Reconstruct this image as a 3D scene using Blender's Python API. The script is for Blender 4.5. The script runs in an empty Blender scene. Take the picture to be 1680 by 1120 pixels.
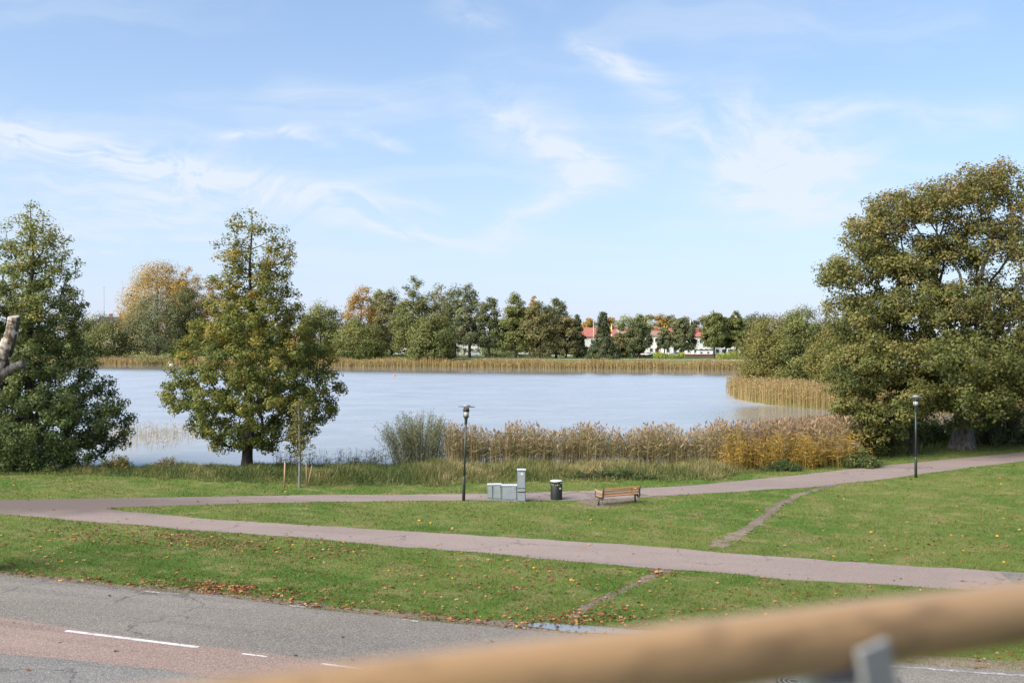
import bpy, bmesh, math, random
import numpy as np
from mathutils import Vector, Matrix

R = math.radians
rng = np.random.default_rng(11)
random.seed(11)
sc = bpy.context.scene
COL = sc.collection

# ------------------------------------------------------------------ camera
F, CX, HZ, H = 1680.0, 840.0, 555.0, 7.55      # focal length, centre column, horizon row (photo pixels), eye height
cam = bpy.data.cameras.new('camera')
cam_o = bpy.data.objects.new('camera', cam)
COL.objects.link(cam_o)
cam_o.location = (0, 0, H)
cam_o.rotation_euler = (R(90), 0, 0)
cam.sensor_width = 36
cam.lens = 36
cam.shift_y = -5 / 1680
cam.clip_start = 0.05
cam.clip_end = 12000
cam.dof.use_dof = True
cam.dof.focus_distance = 60
cam.dof.aperture_fstop = 3.0
sc.camera = cam_o

# ------------------------------------------------------------------ light
SUN_EL, SUN_AZ = R(38), R(238)                 # sun behind the camera, to the left (compass from +Y, clockwise)
SKY_STRENGTH, SUN_STRENGTH, EXPOSURE = 0.10, 4.8, 0.9
sd = Vector((math.sin(SUN_AZ) * math.cos(SUN_EL), math.cos(SUN_AZ) * math.cos(SUN_EL), math.sin(SUN_EL)))
sun = bpy.data.lights.new('sun', 'SUN')
sun.energy = SUN_STRENGTH
sun.angle = R(60)
sun.color = (1.0, 0.95, 0.87)
sun_o = bpy.data.objects.new('sun', sun)
COL.objects.link(sun_o)
sun_o.rotation_euler = sd.to_track_quat('Z', 'Y').to_euler()
sun_o.location = (-60, -60, 80)

vs = sc.view_settings
vs.view_transform = 'Standard'
vs.look = 'None'
vs.gamma = 1
vs.use_curve_mapping = False
vs.exposure = EXPOSURE
sc.render.engine = 'CYCLES'
cy = sc.cycles
cy.max_bounces = 10
cy.diffuse_bounces = 6
cy.glossy_bounces = 3
cy.transmission_bounces = 8
cy.transparent_max_bounces = 6
cy.use_denoising = True
cy.sample_clamp_indirect = 6
cy.caustics_reflective = False
cy.caustics_refractive = False

# ------------------------------------------------------------------ node helpers
class NT:
    def __init__(s, tree):
        s.t = tree
        tree.nodes.clear()
    def n(s, typ, **kw):
        nd = s.t.nodes.new(typ)
        for k, v in kw.items():
            setattr(nd, k, v)
        return nd
    def put(s, sock, v):
        if v is None:
            return
        if hasattr(v, 'is_output') or isinstance(v, bpy.types.NodeSocket):
            s.t.links.new(v, sock)
        else:
            sock.default_value = v
    def math(s, op, a, b=None, c=None, clamp=False):
        nd = s.n('ShaderNodeMath', operation=op, use_clamp=clamp)
        for i, v in enumerate((a, b, c)):
            if v is not None:
                s.put(nd.inputs[i], v)
        return nd.outputs[0]
    def vmath(s, op, a, b=None):
        nd = s.n('ShaderNodeVectorMath', operation=op)
        s.put(nd.inputs[0], a)
        if b is not None:
            s.put(nd.inputs[1], b)
        return nd.outputs[0]
    def mix(s, fac, a, b):
        nd = s.n('ShaderNodeMix', data_type='RGBA')
        s.put(nd.inputs[0], fac)
        for i, v in ((6, a), (7, b)):
            if isinstance(v, tuple) and len(v) == 3:
                v = (*v, 1)
            s.put(nd.inputs[i], v)
        return nd.outputs[2]
    def noise(s, vec, scale, detail=4, rough=0.55, dist=0.0, out=0):
        nd = s.n('ShaderNodeTexNoise')
        s.put(nd.inputs['Vector'], vec)
        nd.inputs['Scale'].default_value = scale
        nd.inputs['Detail'].default_value = detail
        nd.inputs['Roughness'].default_value = rough
        nd.inputs['Distortion'].default_value = dist
        return nd.outputs[out]
    def step(s, v, a, b, lo=0.0, hi=1.0):
        nd = s.n('ShaderNodeMapRange', interpolation_type='SMOOTHSTEP')
        s.put(nd.inputs[0], v)
        nd.inputs[1].default_value = a
        nd.inputs[2].default_value = b
        nd.inputs[3].default_value = lo
        nd.inputs[4].default_value = hi
        return nd.outputs[0]
    def scale(s, vec, sx, sy, sz):
        return s.vmath('MULTIPLY', vec, (sx, sy, sz))
    def ramp(s, fac, stops):
        nd = s.n('ShaderNodeValToRGB')
        cr = nd.color_ramp
        while len(cr.elements) < len(stops):
            cr.elements.new(0.5)
        for e, (p, c) in zip(cr.elements, stops):
            e.position = p
            e.color = (*c, 1)
        s.put(nd.inputs[0], fac)
        return nd.outputs[0]

# ------------------------------------------------------------------ sky
world = bpy.data.worlds.new('World')
sc.world = world
world.use_nodes = True
w = NT(world.node_tree)
sky = w.n('ShaderNodeTexSky')
sky.sky_type = 'NISHITA'
sky.sun_disc = False
sky.sun_elevation = SUN_EL
sky.sun_rotation = SUN_AZ
sky.air_density = 1.0
sky.dust_density = 0.15
sky.ozone_density = 3.0
gen = w.n('ShaderNodeTexCoord').outputs['Generated']
sep = w.n('ShaderNodeSeparateXYZ')
w.put(sep.inputs[0], gen)
dx, dy, dz = sep.outputs
yy = w.math('MAXIMUM', dy, 0.02)
U = w.math('DIVIDE', dx, yy)                   # tangent-plane bearings of a sky direction
V = w.math('DIVIDE', dz, yy)
comb = w.n('ShaderNodeCombineXYZ')
w.put(comb.inputs[0], U); w.put(comb.inputs[1], V)
uv = comb.outputs[0]
zz = w.math('MAXIMUM', w.math('ADD', dz, 0.10), 0.03)
pc = w.n('ShaderNodeCombineXYZ')
w.put(pc.inputs[0], w.math('DIVIDE', dx, zz)); w.put(pc.inputs[1], w.math('DIVIDE', dy, zz))
plane = pc.outputs[0]                          # where the direction meets a flat cloud deck
warp = w.noise(w.scale(uv, 1, 1, 1), 3.5, 3, 0.5, 0.0, 1)
warp = w.vmath('SUBTRACT', warp, (0.5, 0.5, 0.5))
fib = w.noise(w.vmath('ADD', w.scale(uv, 4, 30, 1), w.scale(warp, 7, 7, 0)), 2.4, 7, 0.65)
fine = w.noise(w.vmath('ADD', w.scale(uv, 1.7, 7.0, 1), w.scale(warp, 1.1, 1.3, 0)), 5.0, 8, 0.66)
uvw = w.vmath('ADD', uv, w.scale(warp, 0.05, 0.035, 0))
total = None
def streak(p0, p1, width, amp, bend=0.0, tex=None):
    """a cirrus streak between two bearings (photo pixels), soft across, faded at its ends"""
    global total
    a = ((p0[0] - CX) / F, (HZ - p0[1]) / F); b = ((p1[0] - CX) / F, (HZ - p1[1]) / F)
    L = math.hypot(b[0] - a[0], b[1] - a[1]); ux, uy = (b[0] - a[0]) / L, (b[1] - a[1]) / L
    rel = w.vmath('SUBTRACT', uvw, (a[0], a[1], 0))
    s1 = w.n('ShaderNodeVectorMath', operation='DOT_PRODUCT'); w.put(s1.inputs[0], rel); s1.inputs[1].default_value = (ux, uy, 0)
    s2 = w.n('ShaderNodeVectorMath', operation='DOT_PRODUCT'); w.put(s2.inputs[0], rel); s2.inputs[1].default_value = (-uy, ux, 0)
    along = w.math('DIVIDE', s1.outputs['Value'], L)
    across = w.math('DIVIDE', s2.outputs['Value'], width / F)
    if bend:
        across = w.math('ADD', across, w.math('MULTIPLY', w.math('POWER', w.math('SUBTRACT', along, 0.5), 2.0), bend))
    g = w.math('EXPONENT', w.math('MULTIPLY', w.math('MULTIPLY', across, across), -1.0))
    e = w.math('MULTIPLY', w.step(along, -0.12, 0.3), w.step(along, 0.6, 1.12, 1.0, 0.0))
    m = w.math('MULTIPLY', w.math('MULTIPLY', g, e), amp)
    m = w.math('MULTIPLY', m, w.step(tex if tex is not None else fib, 0.30, 0.70, 0.12, 1.25))
    total = m if total is None else w.math('ADD', total, m)
streak((-260, 160), (470, 305), 17, 0.62, 0.6)
streak((-150, 215), (640, 365), 60, 0.42)
streak((250, 262), (760, 392), 22, 0.28)
streak((335, 226), (540, 214), 9, 0.42)
streak((470, 220), (560, 242), 8, 0.36)
streak((545, 210), (680, 250), 9, 0.38)
streak((925, 70), (1105, 150), 22, 0.55, 0, fine)
streak((740, 160), (1060, 300), 55, 0.40, 0, fine)
streak((860, 225), (1045, 292), 20, 0.45, 0, fine)
streak((770, 400), (1000, 275), 26, 0.52, 0, fine)
streak((540, 362), (870, 418), 9, 0.45)
streak((1080, 240), (1500, 290), 75, 0.60, 0, fine)
streak((1150, 300), (1420, 330), 40, 0.42, 0, fine)
streak((1020, 190), (1300, 200), 60, 0.28, 0, fine)
streak((60, 375), (240, 396), 8, 0.45)
streak((-100, 330), (420, 372), 22, 0.26)
streak((1480, 210), (1700, 190), 30, 0.30, 0, fine)
streak((420, 150), (700, 190), 26, 0.22, 0, fine)
streak((500, 310), (760, 345), 14, 0.30)
streak((1180, 335), (1330, 318), 9, 0.40)
streak((1120, 262), (1330, 300), 10, 0.45)
streak((1250, 235), (1480, 315), 14, 0.42)
streak((1280, 190), (1520, 175), 18, 0.30, 0, fine)
streak((700, 10), (850, 60), 22, 0.25, 0, fine)
streak((0, 420), (230, 410), 7, 0.3)
streak((250, 385), (560, 408), 7, 0.28)
streak((1085, 427), (1150, 427), 4, 0.4)
gen_c = w.noise(w.vmath('ADD', w.scale(plane, 0.55, 1.1, 1), w.scale(warp, 1.2, 1.2, 0)), 1.1, 7, 0.6)
veil = w.math('MULTIPLY', w.step(gen_c, 0.44, 0.74), 0.42)
veil = w.math('MULTIPLY', veil, w.step(dz, 0.0, 0.12))
total = w.math('MINIMUM', w.math('ADD', w.math('MULTIPLY', total, 1.5), veil), 0.9)
cloud = w.mix(1.0, (1, 1, 1), (0, 0, 0))
low = w.math('EXPONENT', w.math('MULTIPLY', w.math('MAXIMUM', dz, 0.0), -3.6))
thin = w.mix(w.math('MULTIPLY', low, 0.93), w.vmath('MULTIPLY', sky.outputs[0], (0.72, 0.985, 1.06)), (3.84, 4.06, 5.2))      # thin high cloud whitens the low sky
skyc = w.mix(total, thin, (4.4, 4.78, 5.35))
bg = w.n('ShaderNodeBackground')
w.put(bg.inputs[0], skyc)
bg.inputs[1].default_value = SKY_STRENGTH
out = w.n('ShaderNodeOutputWorld')
w.t.links.new(bg.outputs[0], out.inputs[0])

# ------------------------------------------------------------------ projection helpers
GZ = 0.7                                        # level of the near lawn above the lake
def P(px, py, z=GZ):
    Y = (H - z) * F / (py - HZ)
    return ((px - CX) / F * Y, Y)
def D(px, py, Y):
    return np.array(((px - CX) / F * Y, Y, H + (HZ - py) / F * Y))

# ------------------------------------------------------------------ object helpers
def link(o, parent=None):
    COL.objects.link(o)
    if parent is not None:
        o.parent = parent
    return o
def tag(o, label=None, cat=None, group=None, kind=None):
    if label: o['label'] = label
    if cat: o['category'] = cat
    if group: o['group'] = group
    if kind: o['kind'] = kind
    return o
def empty(name, loc=(0, 0, 0), rz=0.0, label=None, cat=None, group=None):
    o = bpy.data.objects.new(name, None)
    o.empty_display_size = 0.2
    o.location = loc
    o.rotation_euler = (0, 0, rz)
    link(o)
    return tag(o, label, cat, group)
def np_mesh(name, verts, faces, mats, tint=None, smooth=False, mat_idx=None):
    """verts (N,3); faces = list of (M,k) int arrays; tint = per-face float array"""
    me = bpy.data.meshes.new(name)
    verts = np.asarray(verts, dtype=np.float32)
    faces = [np.asarray(f, dtype=np.int32) for f in faces if len(f)]
    nl = sum(f.size for f in faces); npoly = sum(len(f) for f in faces)
    me.vertices.add(len(verts)); me.vertices.foreach_set('co', verts.ravel())
    me.loops.add(nl); me.loops.foreach_set('vertex_index', np.concatenate([f.ravel() for f in faces]))
    tot = np.concatenate([np.full(len(f), f.shape[1], dtype=np.int32) for f in faces])
    st = np.concatenate([[0], np.cumsum(tot)[:-1]]).astype(np.int32)
    me.polygons.add(npoly)
    me.polygons.foreach_set('loop_start', st)
    me.polygons.foreach_set('loop_total', tot)
    if smooth:
        me.polygons.foreach_set('use_smooth', np.ones(npoly, dtype=bool))
    for m in (mats if isinstance(mats, (list, tuple)) else [mats]):
        me.materials.append(m)
    if mat_idx is not None:
        me.polygons.foreach_set('material_index', np.asarray(mat_idx, dtype=np.int32))
    me.update(calc_edges=True)
    if tint is not None:
        at = me.attributes.new('tint', 'FLOAT', 'FACE')
        at.data.foreach_set('value', np.asarray(tint, dtype=np.float32))
    return me
def np_obj(name, verts, faces, mats, parent=None, **kw):
    return link(bpy.data.objects.new(name, np_mesh(name, verts, faces, mats, **kw)), parent)
class MB:
    """bmesh collector: boxes, tubes, lathes, prisms -> one mesh object"""
    def __init__(s): s.bm = bmesh.new()
    def box(s, c, size, rot=None, bev=0.0):
        r = bmesh.ops.create_cube(s.bm, size=1)
        M = Matrix.Translation(c) @ (rot.to_4x4() if rot is not None else Matrix()) @ Matrix.Diagonal((*size, 1))
        bmesh.ops.transform(s.bm, matrix=M, verts=r['verts'])
        if bev:
            es = list({e for v in r['verts'] for e in v.link_edges})
            bmesh.ops.bevel(s.bm, geom=es, offset=bev, segments=2, affect='EDGES', profile=0.5)
        return s
    def tube(s, pts, radii, sides=10, cap=True):
        pts = [Vector(p) for p in pts]
        if not hasattr(radii, '__len__'): radii = [radii] * len(pts)
        rings = []
        for i, p in enumerate(pts):
            t = (pts[min(i + 1, len(pts) - 1)] - pts[max(i - 1, 0)]).normalized()
            a = t.cross(Vector((0, 1, 0)) if abs(t.y) < 0.9 else Vector((1, 0, 0))).normalized()
            b = t.cross(a)
            rings.append([s.bm.verts.new(p + (a * math.cos(k * 2 * math.pi / sides) + b * math.sin(k * 2 * math.pi / sides)) * radii[i]) for k in range(sides)])
        for r0, r1 in zip(rings, rings[1:]):
            for k in range(sides):
                f = s.bm.faces.new((r0[k], r0[(k + 1) % sides], r1[(k + 1) % sides], r1[k])); f.smooth = True
        if cap:
            s.bm.faces.new(rings[0]); s.bm.faces.new(rings[-1])
        return s
    def lathe(s, prof, sides=24, c=(0, 0, 0)):
        rings = []
        for r, z in prof:
            rings.append([s.bm.verts.new((c[0] + r * math.cos(k * 2 * math.pi / sides), c[1] + r * math.sin(k * 2 * math.pi / sides), c[2] + z)) for k in range(sides)])
        for r0, r1 in zip(rings, rings[1:]):
            for k in range(sides):
                f = s.bm.faces.new((r0[k], r0[(k + 1) % sides], r1[(k + 1) % sides], r1[k])); f.smooth = True
        s.bm.faces.new(rings[0]); s.bm.faces.new(rings[-1])
        return s
    def prism(s, poly, y0, y1):
        """polygon in x-z extruded along y"""
        a = [s.bm.verts.new((p[0], y0, p[1])) for p in poly]
        b = [s.bm.verts.new((p[0], y1, p[1])) for p in poly]
        s.bm.faces.new(a); s.bm.faces.new(b[::-1])
        n = len(poly)
        for i in range(n):
            s.bm.faces.new((a[i], b[i], b[(i + 1) % n], a[(i + 1) % n]))
        return s
    def poly(s, vs_, faces):
        v = [s.bm.verts.new(p) for p in vs_]
        for f in faces: s.bm.faces.new([v[i] for i in f])
        return s
    def build(s, name, mat, parent=None):
        bmesh.ops.recalc_face_normals(s.bm, faces=s.bm.faces)
        me = bpy.data.meshes.new(name)
        s.bm.to_mesh(me); s.bm.free()
        me.materials.append(mat)
        return link(bpy.data.objects.new(name, me), parent)
def copy_tree(o, parent=None):
    c = o.copy(); COL.objects.link(c)
    if parent is not None: c.parent = parent
    for ch in o.children: copy_tree(ch, c)
    return c

# ------------------------------------------------------------------ materials
def mat(name):
    m = bpy.data.materials.new(name)
    m.use_nodes = True
    return m, NT(m.node_tree)
def finish(t, color, rough=0.6, metal=0.0, spec=0.5, bump=None, bump_d=0.01, bump_s=1.0, **kw):
    p = t.n('ShaderNodeBsdfPrincipled')
    t.put(p.inputs['Base Color'], (*color, 1) if isinstance(color, tuple) else color)
    t.put(p.inputs['Roughness'], rough)
    p.inputs['Metallic'].default_value = metal
    p.inputs['Specular IOR Level'].default_value = spec
    for k, v in kw.items(): t.put(p.inputs[k], v)
    if bump is not None:
        b = t.n('ShaderNodeBump'); b.inputs['Distance'].default_value = bump_d; b.inputs['Strength'].default_value = bump_s
        t.put(b.inputs['Height'], bump); t.t.links.new(b.outputs[0], p.inputs['Normal'])
    o = t.n('ShaderNodeOutputMaterial')
    t.t.links.new(p.outputs[0], o.inputs[0])
    return p
def opos(t): return t.n('ShaderNodeTexCoord').outputs['Object']
def wpos(t): return t.n('ShaderNodeNewGeometry').outputs['Position']
def plain(name, col, rough=0.6, metal=0.0, var=0.15, scale=6.0, spec=0.5, bump=0.0):
    m, t = mat(name)
    p = opos(t)
    nz = t.noise(p, scale, 5, 0.6)
    c = t.mix(nz, tuple(x * (1 - var) for x in col), tuple(min(1, x * (1 + var)) for x in col))
    finish(t, c, rough, metal, spec, bump=t.noise(p, scale * 5, 3) if bump else None, bump_d=bump)
    return m
def leafy(name, stops, trans=0.38, rough=0.55, spec=0.25):
    m, t = mat(name)
    at = t.n('ShaderNodeAttribute', attribute_name='tint')
    c = t.ramp(at.outputs['Fac'], stops)
    p = t.n('ShaderNodeBsdfPrincipled')
    t.put(p.inputs['Base Color'], c)
    p.inputs['Roughness'].default_value = rough
    p.inputs['Specular IOR Level'].default_value = spec
    tr = t.n('ShaderNodeBsdfTranslucent'); t.put(tr.inputs[0], c)
    mx = t.n('ShaderNodeMixShader'); mx.inputs[0].default_value = trans
    t.t.links.new(p.outputs[0], mx.inputs[1]); t.t.links.new(tr.outputs[0], mx.inputs[2])
    o = t.n('ShaderNodeOutputMaterial'); t.t.links.new(mx.outputs[0], o.inputs[0])
    return m
def lawn_colour(t, pos):
    a = t.noise(pos, 0.16, 4, 0.6)
    b = t.noise(pos, 0.9, 5, 0.65)
    c = t.noise(t.scale(pos, 1, 1, 1), 7.0, 4, 0.7)
    col = t.mix(t.step(a, 0.38, 0.62), (0.082, 0.143, 0.025), (0.142, 0.172, 0.042))
    col = t.mix(t.math('MULTIPLY', t.step(b, 0.44, 0.68), 0.8), col, (0.240, 0.205, 0.085))
    col = t.mix(t.math('MULTIPLY', t.step(c, 0.45, 0.75), 0.5), col, (0.052, 0.115, 0.018))
    return col
M = {}
GZ_ = 0.7
m, t = mat('lawn'); ps = wpos(t)
finish(t, lawn_colour(t, ps), 0.9, spec=0.1, bump=t.noise(ps, 14, 5, 0.7), bump_d=0.05); M['lawn'] = m
m, t = mat('grass_blade'); ps = wpos(t)
at = t.n('ShaderNodeAttribute', attribute_name='tint')
gc = t.mix(at.outputs['Fac'], lawn_colour(t, ps), t.mix(0.5, lawn_colour(t, ps), (0.16, 0.19, 0.035)))
p_ = t.n('ShaderNodeBsdfPrincipled'); t.put(p_.inputs['Base Color'], gc); p_.inputs['Roughness'].default_value = 0.6; p_.inputs['Specular IOR Level'].default_value = 0.2
tr = t.n('ShaderNodeBsdfTranslucent'); t.put(tr.inputs[0], gc); mx = t.n('ShaderNodeMixShader'); mx.inputs[0].default_value = 0.3
t.t.links.new(p_.outputs[0], mx.inputs[1]); t.t.links.new(tr.outputs[0], mx.inputs[2]); o_ = t.n('ShaderNodeOutputMaterial'); t.t.links.new(mx.outputs[0], o_.inputs[0]); M['grass'] = m

def asphalt(name, a, b, speck, wear, stretch=(1, 1, 1), rough=0.85, damp=None, grain=0.75):
    m, t = mat(name); ps = wpos(t)
    big = t.noise(t.scale(ps, *stretch), 0.35, 5, 0.6)
    med = t.noise(t.scale(ps, *stretch), 2.2, 5, 0.7)
    sp = t.noise(ps, 26, 3, 0.75)
    mp_ = t.n('ShaderNodeMapping'); mp_.inputs['Rotation'].default_value = (0, 0, R(19)); t.put(mp_.inputs[0], ps)
    tr_ = t.noise(t.scale(mp_.outputs[0], 0.06, 1.5, 1), 1.0, 5, 0.6)
    vo = t.n('ShaderNodeTexVoronoi'); t.put(vo.inputs['Vector'], ps); vo.inputs['Scale'].default_value = 38
    c = t.mix(t.step(big, 0.35, 0.65), a, b)
    c = t.mix(t.math('MULTIPLY', t.step(med, 0.55, 0.8), 0.55), c, wear)
    c = t.mix(t.math('MULTIPLY', t.step(tr_, 0.48, 0.68), 0.6), c, wear)
    c = t.mix(t.math('MULTIPLY', t.step(sp, 0.50, 0.64), grain), c, speck)
    c = t.mix(t.math('MULTIPLY', t.step(sp, 0.48, 0.34), grain * 0.85), c, tuple(x * 0.45 for x in a))
    vc_ = t.n('ShaderNodeTexVoronoi', feature='DISTANCE_TO_EDGE'); vc_.inputs['Scale'].default_value = 0.28
    t.put(vc_.inputs['Vector'], t.vmath('ADD', ps, t.scale(t.vmath('SUBTRACT', t.noise(ps, 0.8, 5, 0.65, 0, 1), (0.5, 0.5, 0.5)), 2.2, 2.2, 0)))
    ck_ = t.math('MULTIPLY', t.step(vc_.outputs[0], 0.004, 0.014, 0.7, 0.0), t.step(big, 0.46, 0.58))
    c = t.mix(ck_, c, tuple(x * 0.4 for x in a))                            # old cracks
    if damp:                                    # a damp stain around the fork of the paths
        off = t.vmath('ADD', t.vmath('SUBTRACT', ps, (damp[0], damp[1], GZ_)), t.scale(t.vmath('SUBTRACT', t.noise(ps, 0.5, 5, 0.6, 0, 1), (0.5, 0.5, 0.5)), 6, 4, 0))
        ln_ = t.n('ShaderNodeVectorMath', operation='LENGTH'); t.put(ln_.inputs[0], t.scale(off, 1 / damp[2], 1 / damp[3], 0))
        c = t.mix(t.step(ln_.outputs['Value'], 0.35, 1.35, 0.8, 0.0), c, tuple(x * 0.48 for x in a))
    finish(t, c, rough, spec=0.3, bump=vo.outputs[0], bump_d=0.006)
    M[name] = m
asphalt('road_grey', (0.152, 0.130, 0.107), (0.190, 0.165, 0.138), (0.31, 0.28, 0.25), (0.105, 0.095, 0.086), (0.35, 1, 1))
asphalt('road_pink', (0.225, 0.152, 0.122), (0.262, 0.183, 0.150), (0.36, 0.285, 0.25), (0.155, 0.110, 0.094), (0.35, 1, 1))
asphalt('road_near', (0.140, 0.126, 0.112), (0.178, 0.163, 0.147), (0.30, 0.29, 0.27), (0.10, 0.10, 0.10), (0.35, 1, 1))
asphalt('path_pink', (0.230, 0.172, 0.143), (0.266, 0.202, 0.169), (0.38, 0.32, 0.31), (0.19, 0.145, 0.145), (0.5, 1, 1), 0.85, (-20.5, 42.6, 11.0, 3.4), 0.4)
asphalt('bare_soil', (0.135, 0.098, 0.066), (0.215, 0.162, 0.112), (0.30, 0.25, 0.20), (0.085, 0.066, 0.046))
asphalt('far_road', (0.36, 0.34, 0.33), (0.42, 0.40, 0.39), (0.45, 0.43, 0.42), (0.33, 0.31, 0.30))
m, t = mat('road_paint'); ps = wpos(t)
nz = t.noise(ps, 9, 5, 0.75)
finish(t, t.mix(t.step(nz, 0.46, 0.66), (0.58, 0.56, 0.53), (0.30, 0.26, 0.23)), 0.7); M['paint'] = m
m, t = mat('faded_paint'); ps = wpos(t)
nz = t.noise(ps, 7, 5, 0.75)
finish(t, t.mix(t.step(nz, 0.36, 0.56), (0.48, 0.45, 0.42), (0.19, 0.17, 0.155)), 0.7); M['faded_paint'] = m
m, t = mat('lake_water'); ps = wpos(t)
wv = t.noise(t.scale(ps, 1.0, 0.75, 1), 0.8, 6, 0.68, 0.5)
wv2 = t.noise(t.scale(ps, 0.05, 0.16, 1), 1.0, 3, 0.6)
hgt = t.math('MULTIPLY', wv, t.step(wv2, 0.35, 0.65, 0.8, 1.1))
bp = t.n('ShaderNodeBump'); gl_ = None; bp.inputs['Distance'].default_value = 0.22; bp.inputs['Strength'].default_value = 1.0
fr_ = t.n('ShaderNodeFresnel'); fr_.inputs['IOR'].default_value = 1.8
gl_ = t.n('ShaderNodeBsdfGlossy'); sx_ = t.n('ShaderNodeSeparateXYZ'); t.put(sx_.inputs[0], ps)
lee = t.math('SUBTRACT', sx_.outputs[1], t.math('MULTIPLY_ADD', sx_.outputs[0], -0.33, 262.0))      # calmer water in the lee of the far shore
lee = t.step(lee, -66, -26)
dv_ = t.n('ShaderNodeVectorMath', operation='LENGTH'); t.put(dv_.inputs[0], t.scale(t.vmath('SUBTRACT', ps, (36, 98, 0)), 1, 1, 0))
lee = t.math('MAXIMUM', lee, t.step(dv_.outputs['Value'], 12, 22, 1.0, 0.0))                          # and in the inlet
rg_ = t.step(t.noise(t.scale(ps, 0.12, 0.22, 1), 1.0, 6, 0.7), 0.3, 0.7, 0.36, 0.46)
t.put(bp.inputs['Height'], t.math('MULTIPLY', hgt, t.math('MULTIPLY_ADD', lee, -0.85, 1.0)))
t.put(gl_.inputs['Roughness'], t.math('MULTIPLY', rg_, t.math('MULTIPLY_ADD', lee, -0.80, 1.0))); gl_.inputs['Color'].default_value = (1.0, 0.985, 0.96, 1)
t.t.links.new(bp.outputs[0], gl_.inputs['Normal'])
df_ = t.n('ShaderNodeBsdfDiffuse'); df_.inputs['Color'].default_value = (0.25, 0.26, 0.255, 1)
ms_ = t.n('ShaderNodeMixShader'); t.put(ms_.inputs[0], fr_.outputs[0])
t.t.links.new(df_.outputs[0], ms_.inputs[1]); t.t.links.new(gl_.outputs[0], ms_.inputs[2])
wo_ = t.n('ShaderNodeOutputMaterial'); t.t.links.new(ms_.outputs[0], wo_.inputs[0]); M['water'] = m
m, t = mat('puddle_water'); ps = wpos(t)
pf_ = t.n('ShaderNodeFresnel'); pf_.inputs['IOR'].default_value = 1.7
pg_ = t.n('ShaderNodeBsdfGlossy'); pg_.inputs['Roughness'].default_value = 0.30; pg_.inputs['Color'].default_value = (0.88, 0.78, 0.66, 1)
pb_ = t.n('ShaderNodeBump'); pb_.inputs['Distance'].default_value = 0.01; t.put(pb_.inputs['Height'], t.noise(ps, 5, 3)); t.t.links.new(pb_.outputs[0], pg_.inputs['Normal'])
pd_ = t.n('ShaderNodeBsdfDiffuse'); pd_.inputs['Color'].default_value = (0.30, 0.285, 0.265, 1)
pm_ = t.n('ShaderNodeMixShader'); t.put(pm_.inputs[0], pf_.outputs[0]); t.t.links.new(pd_.outputs[0], pm_.inputs[1]); t.t.links.new(pg_.outputs[0], pm_.inputs[2])
po_ = t.n('ShaderNodeOutputMaterial'); t.t.links.new(pm_.outputs[0], po_.inputs[0]); M['puddle'] = m
def bark(name, a, b, sc_=3.0):
    m, t = mat(name); ps = opos(t)
    st = t.noise(t.scale(ps, 1, 1, 0.22), sc_ * 3, 6, 0.7)
    c = t.mix(t.step(st, 0.35, 0.65), a, b)
    c = t.mix(t.math('MULTIPLY', t.step(t.noise(ps, sc_ * 0.5, 4), 0.52, 0.7), 0.6), c, (0.075, 0.085, 0.04))
    finish(t, c, 0.9, spec=0.15, bump=st, bump_d=0.06); M[name] = m
bark('oak_bark', (0.06, 0.052, 0.045), (0.20, 0.175, 0.16))
bark('dark_bark', (0.035, 0.03, 0.026), (0.095, 0.08, 0.068))
bark('grey_bark', (0.15, 0.14, 0.125), (0.28, 0.26, 0.235), 6)
m, t = mat('dead_wood'); ps = opos(t)
st = t.noise(t.scale(ps, 1, 1, 0.3), 5, 6, 0.7)
c = t.mix(t.step(st, 0.3, 0.7), (0.34, 0.26, 0.21), (0.62, 0.55, 0.49))
patch = t.step(t.noise(t.vmath('ADD', ps, (0.3, 0.1, 0)), 1.6, 5, 0.65), 0.50, 0.58)
c = t.mix(patch, c, t.mix(st, (0.06, 0.045, 0.03), (0.17, 0.125, 0.07)))
finish(t, c, 0.9, spec=0.15, bump=st, bump_d=0.05); M['dead_wood'] = m
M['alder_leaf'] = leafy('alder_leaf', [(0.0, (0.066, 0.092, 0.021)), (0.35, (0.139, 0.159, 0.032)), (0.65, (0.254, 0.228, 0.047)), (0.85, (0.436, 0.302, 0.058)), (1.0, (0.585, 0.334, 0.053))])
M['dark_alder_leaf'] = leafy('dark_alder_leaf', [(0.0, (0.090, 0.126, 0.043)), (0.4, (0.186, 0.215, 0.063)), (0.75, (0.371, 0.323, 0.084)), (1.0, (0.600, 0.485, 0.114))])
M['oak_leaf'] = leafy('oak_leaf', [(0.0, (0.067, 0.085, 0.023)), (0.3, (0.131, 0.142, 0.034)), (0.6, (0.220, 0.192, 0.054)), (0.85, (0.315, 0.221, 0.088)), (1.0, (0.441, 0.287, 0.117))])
M['bush_leaf'] = leafy('bush_leaf', [(0.0, (0.050, 0.090, 0.032)), (0.5, (0.122, 0.167, 0.053)), (0.85, (0.234, 0.253, 0.077)), (1.0, (0.487, 0.265, 0.101))])
M['willow_leaf'] = leafy('willow_leaf', [(0.0, (0.16, 0.18, 0.075)), (0.5, (0.28, 0.29, 0.135)), (1.0, (0.44, 0.38, 0.19))], 0.4)
M['tall_grass'] = leafy('tall_grass', [(0.0, (0.070, 0.105, 0.028)), (0.4, (0.165, 0.180, 0.052)), (0.7, (0.30, 0.255, 0.10)), (1.0, (0.46, 0.36, 0.19))], 0.4)
M['reed'] = leafy('reed', [(0.0, (0.13, 0.145, 0.05)), (0.35, (0.29, 0.245, 0.10)), (0.7, (0.42, 0.31, 0.17)), (1.0, (0.42, 0.29, 0.18))], 0.4)
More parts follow.
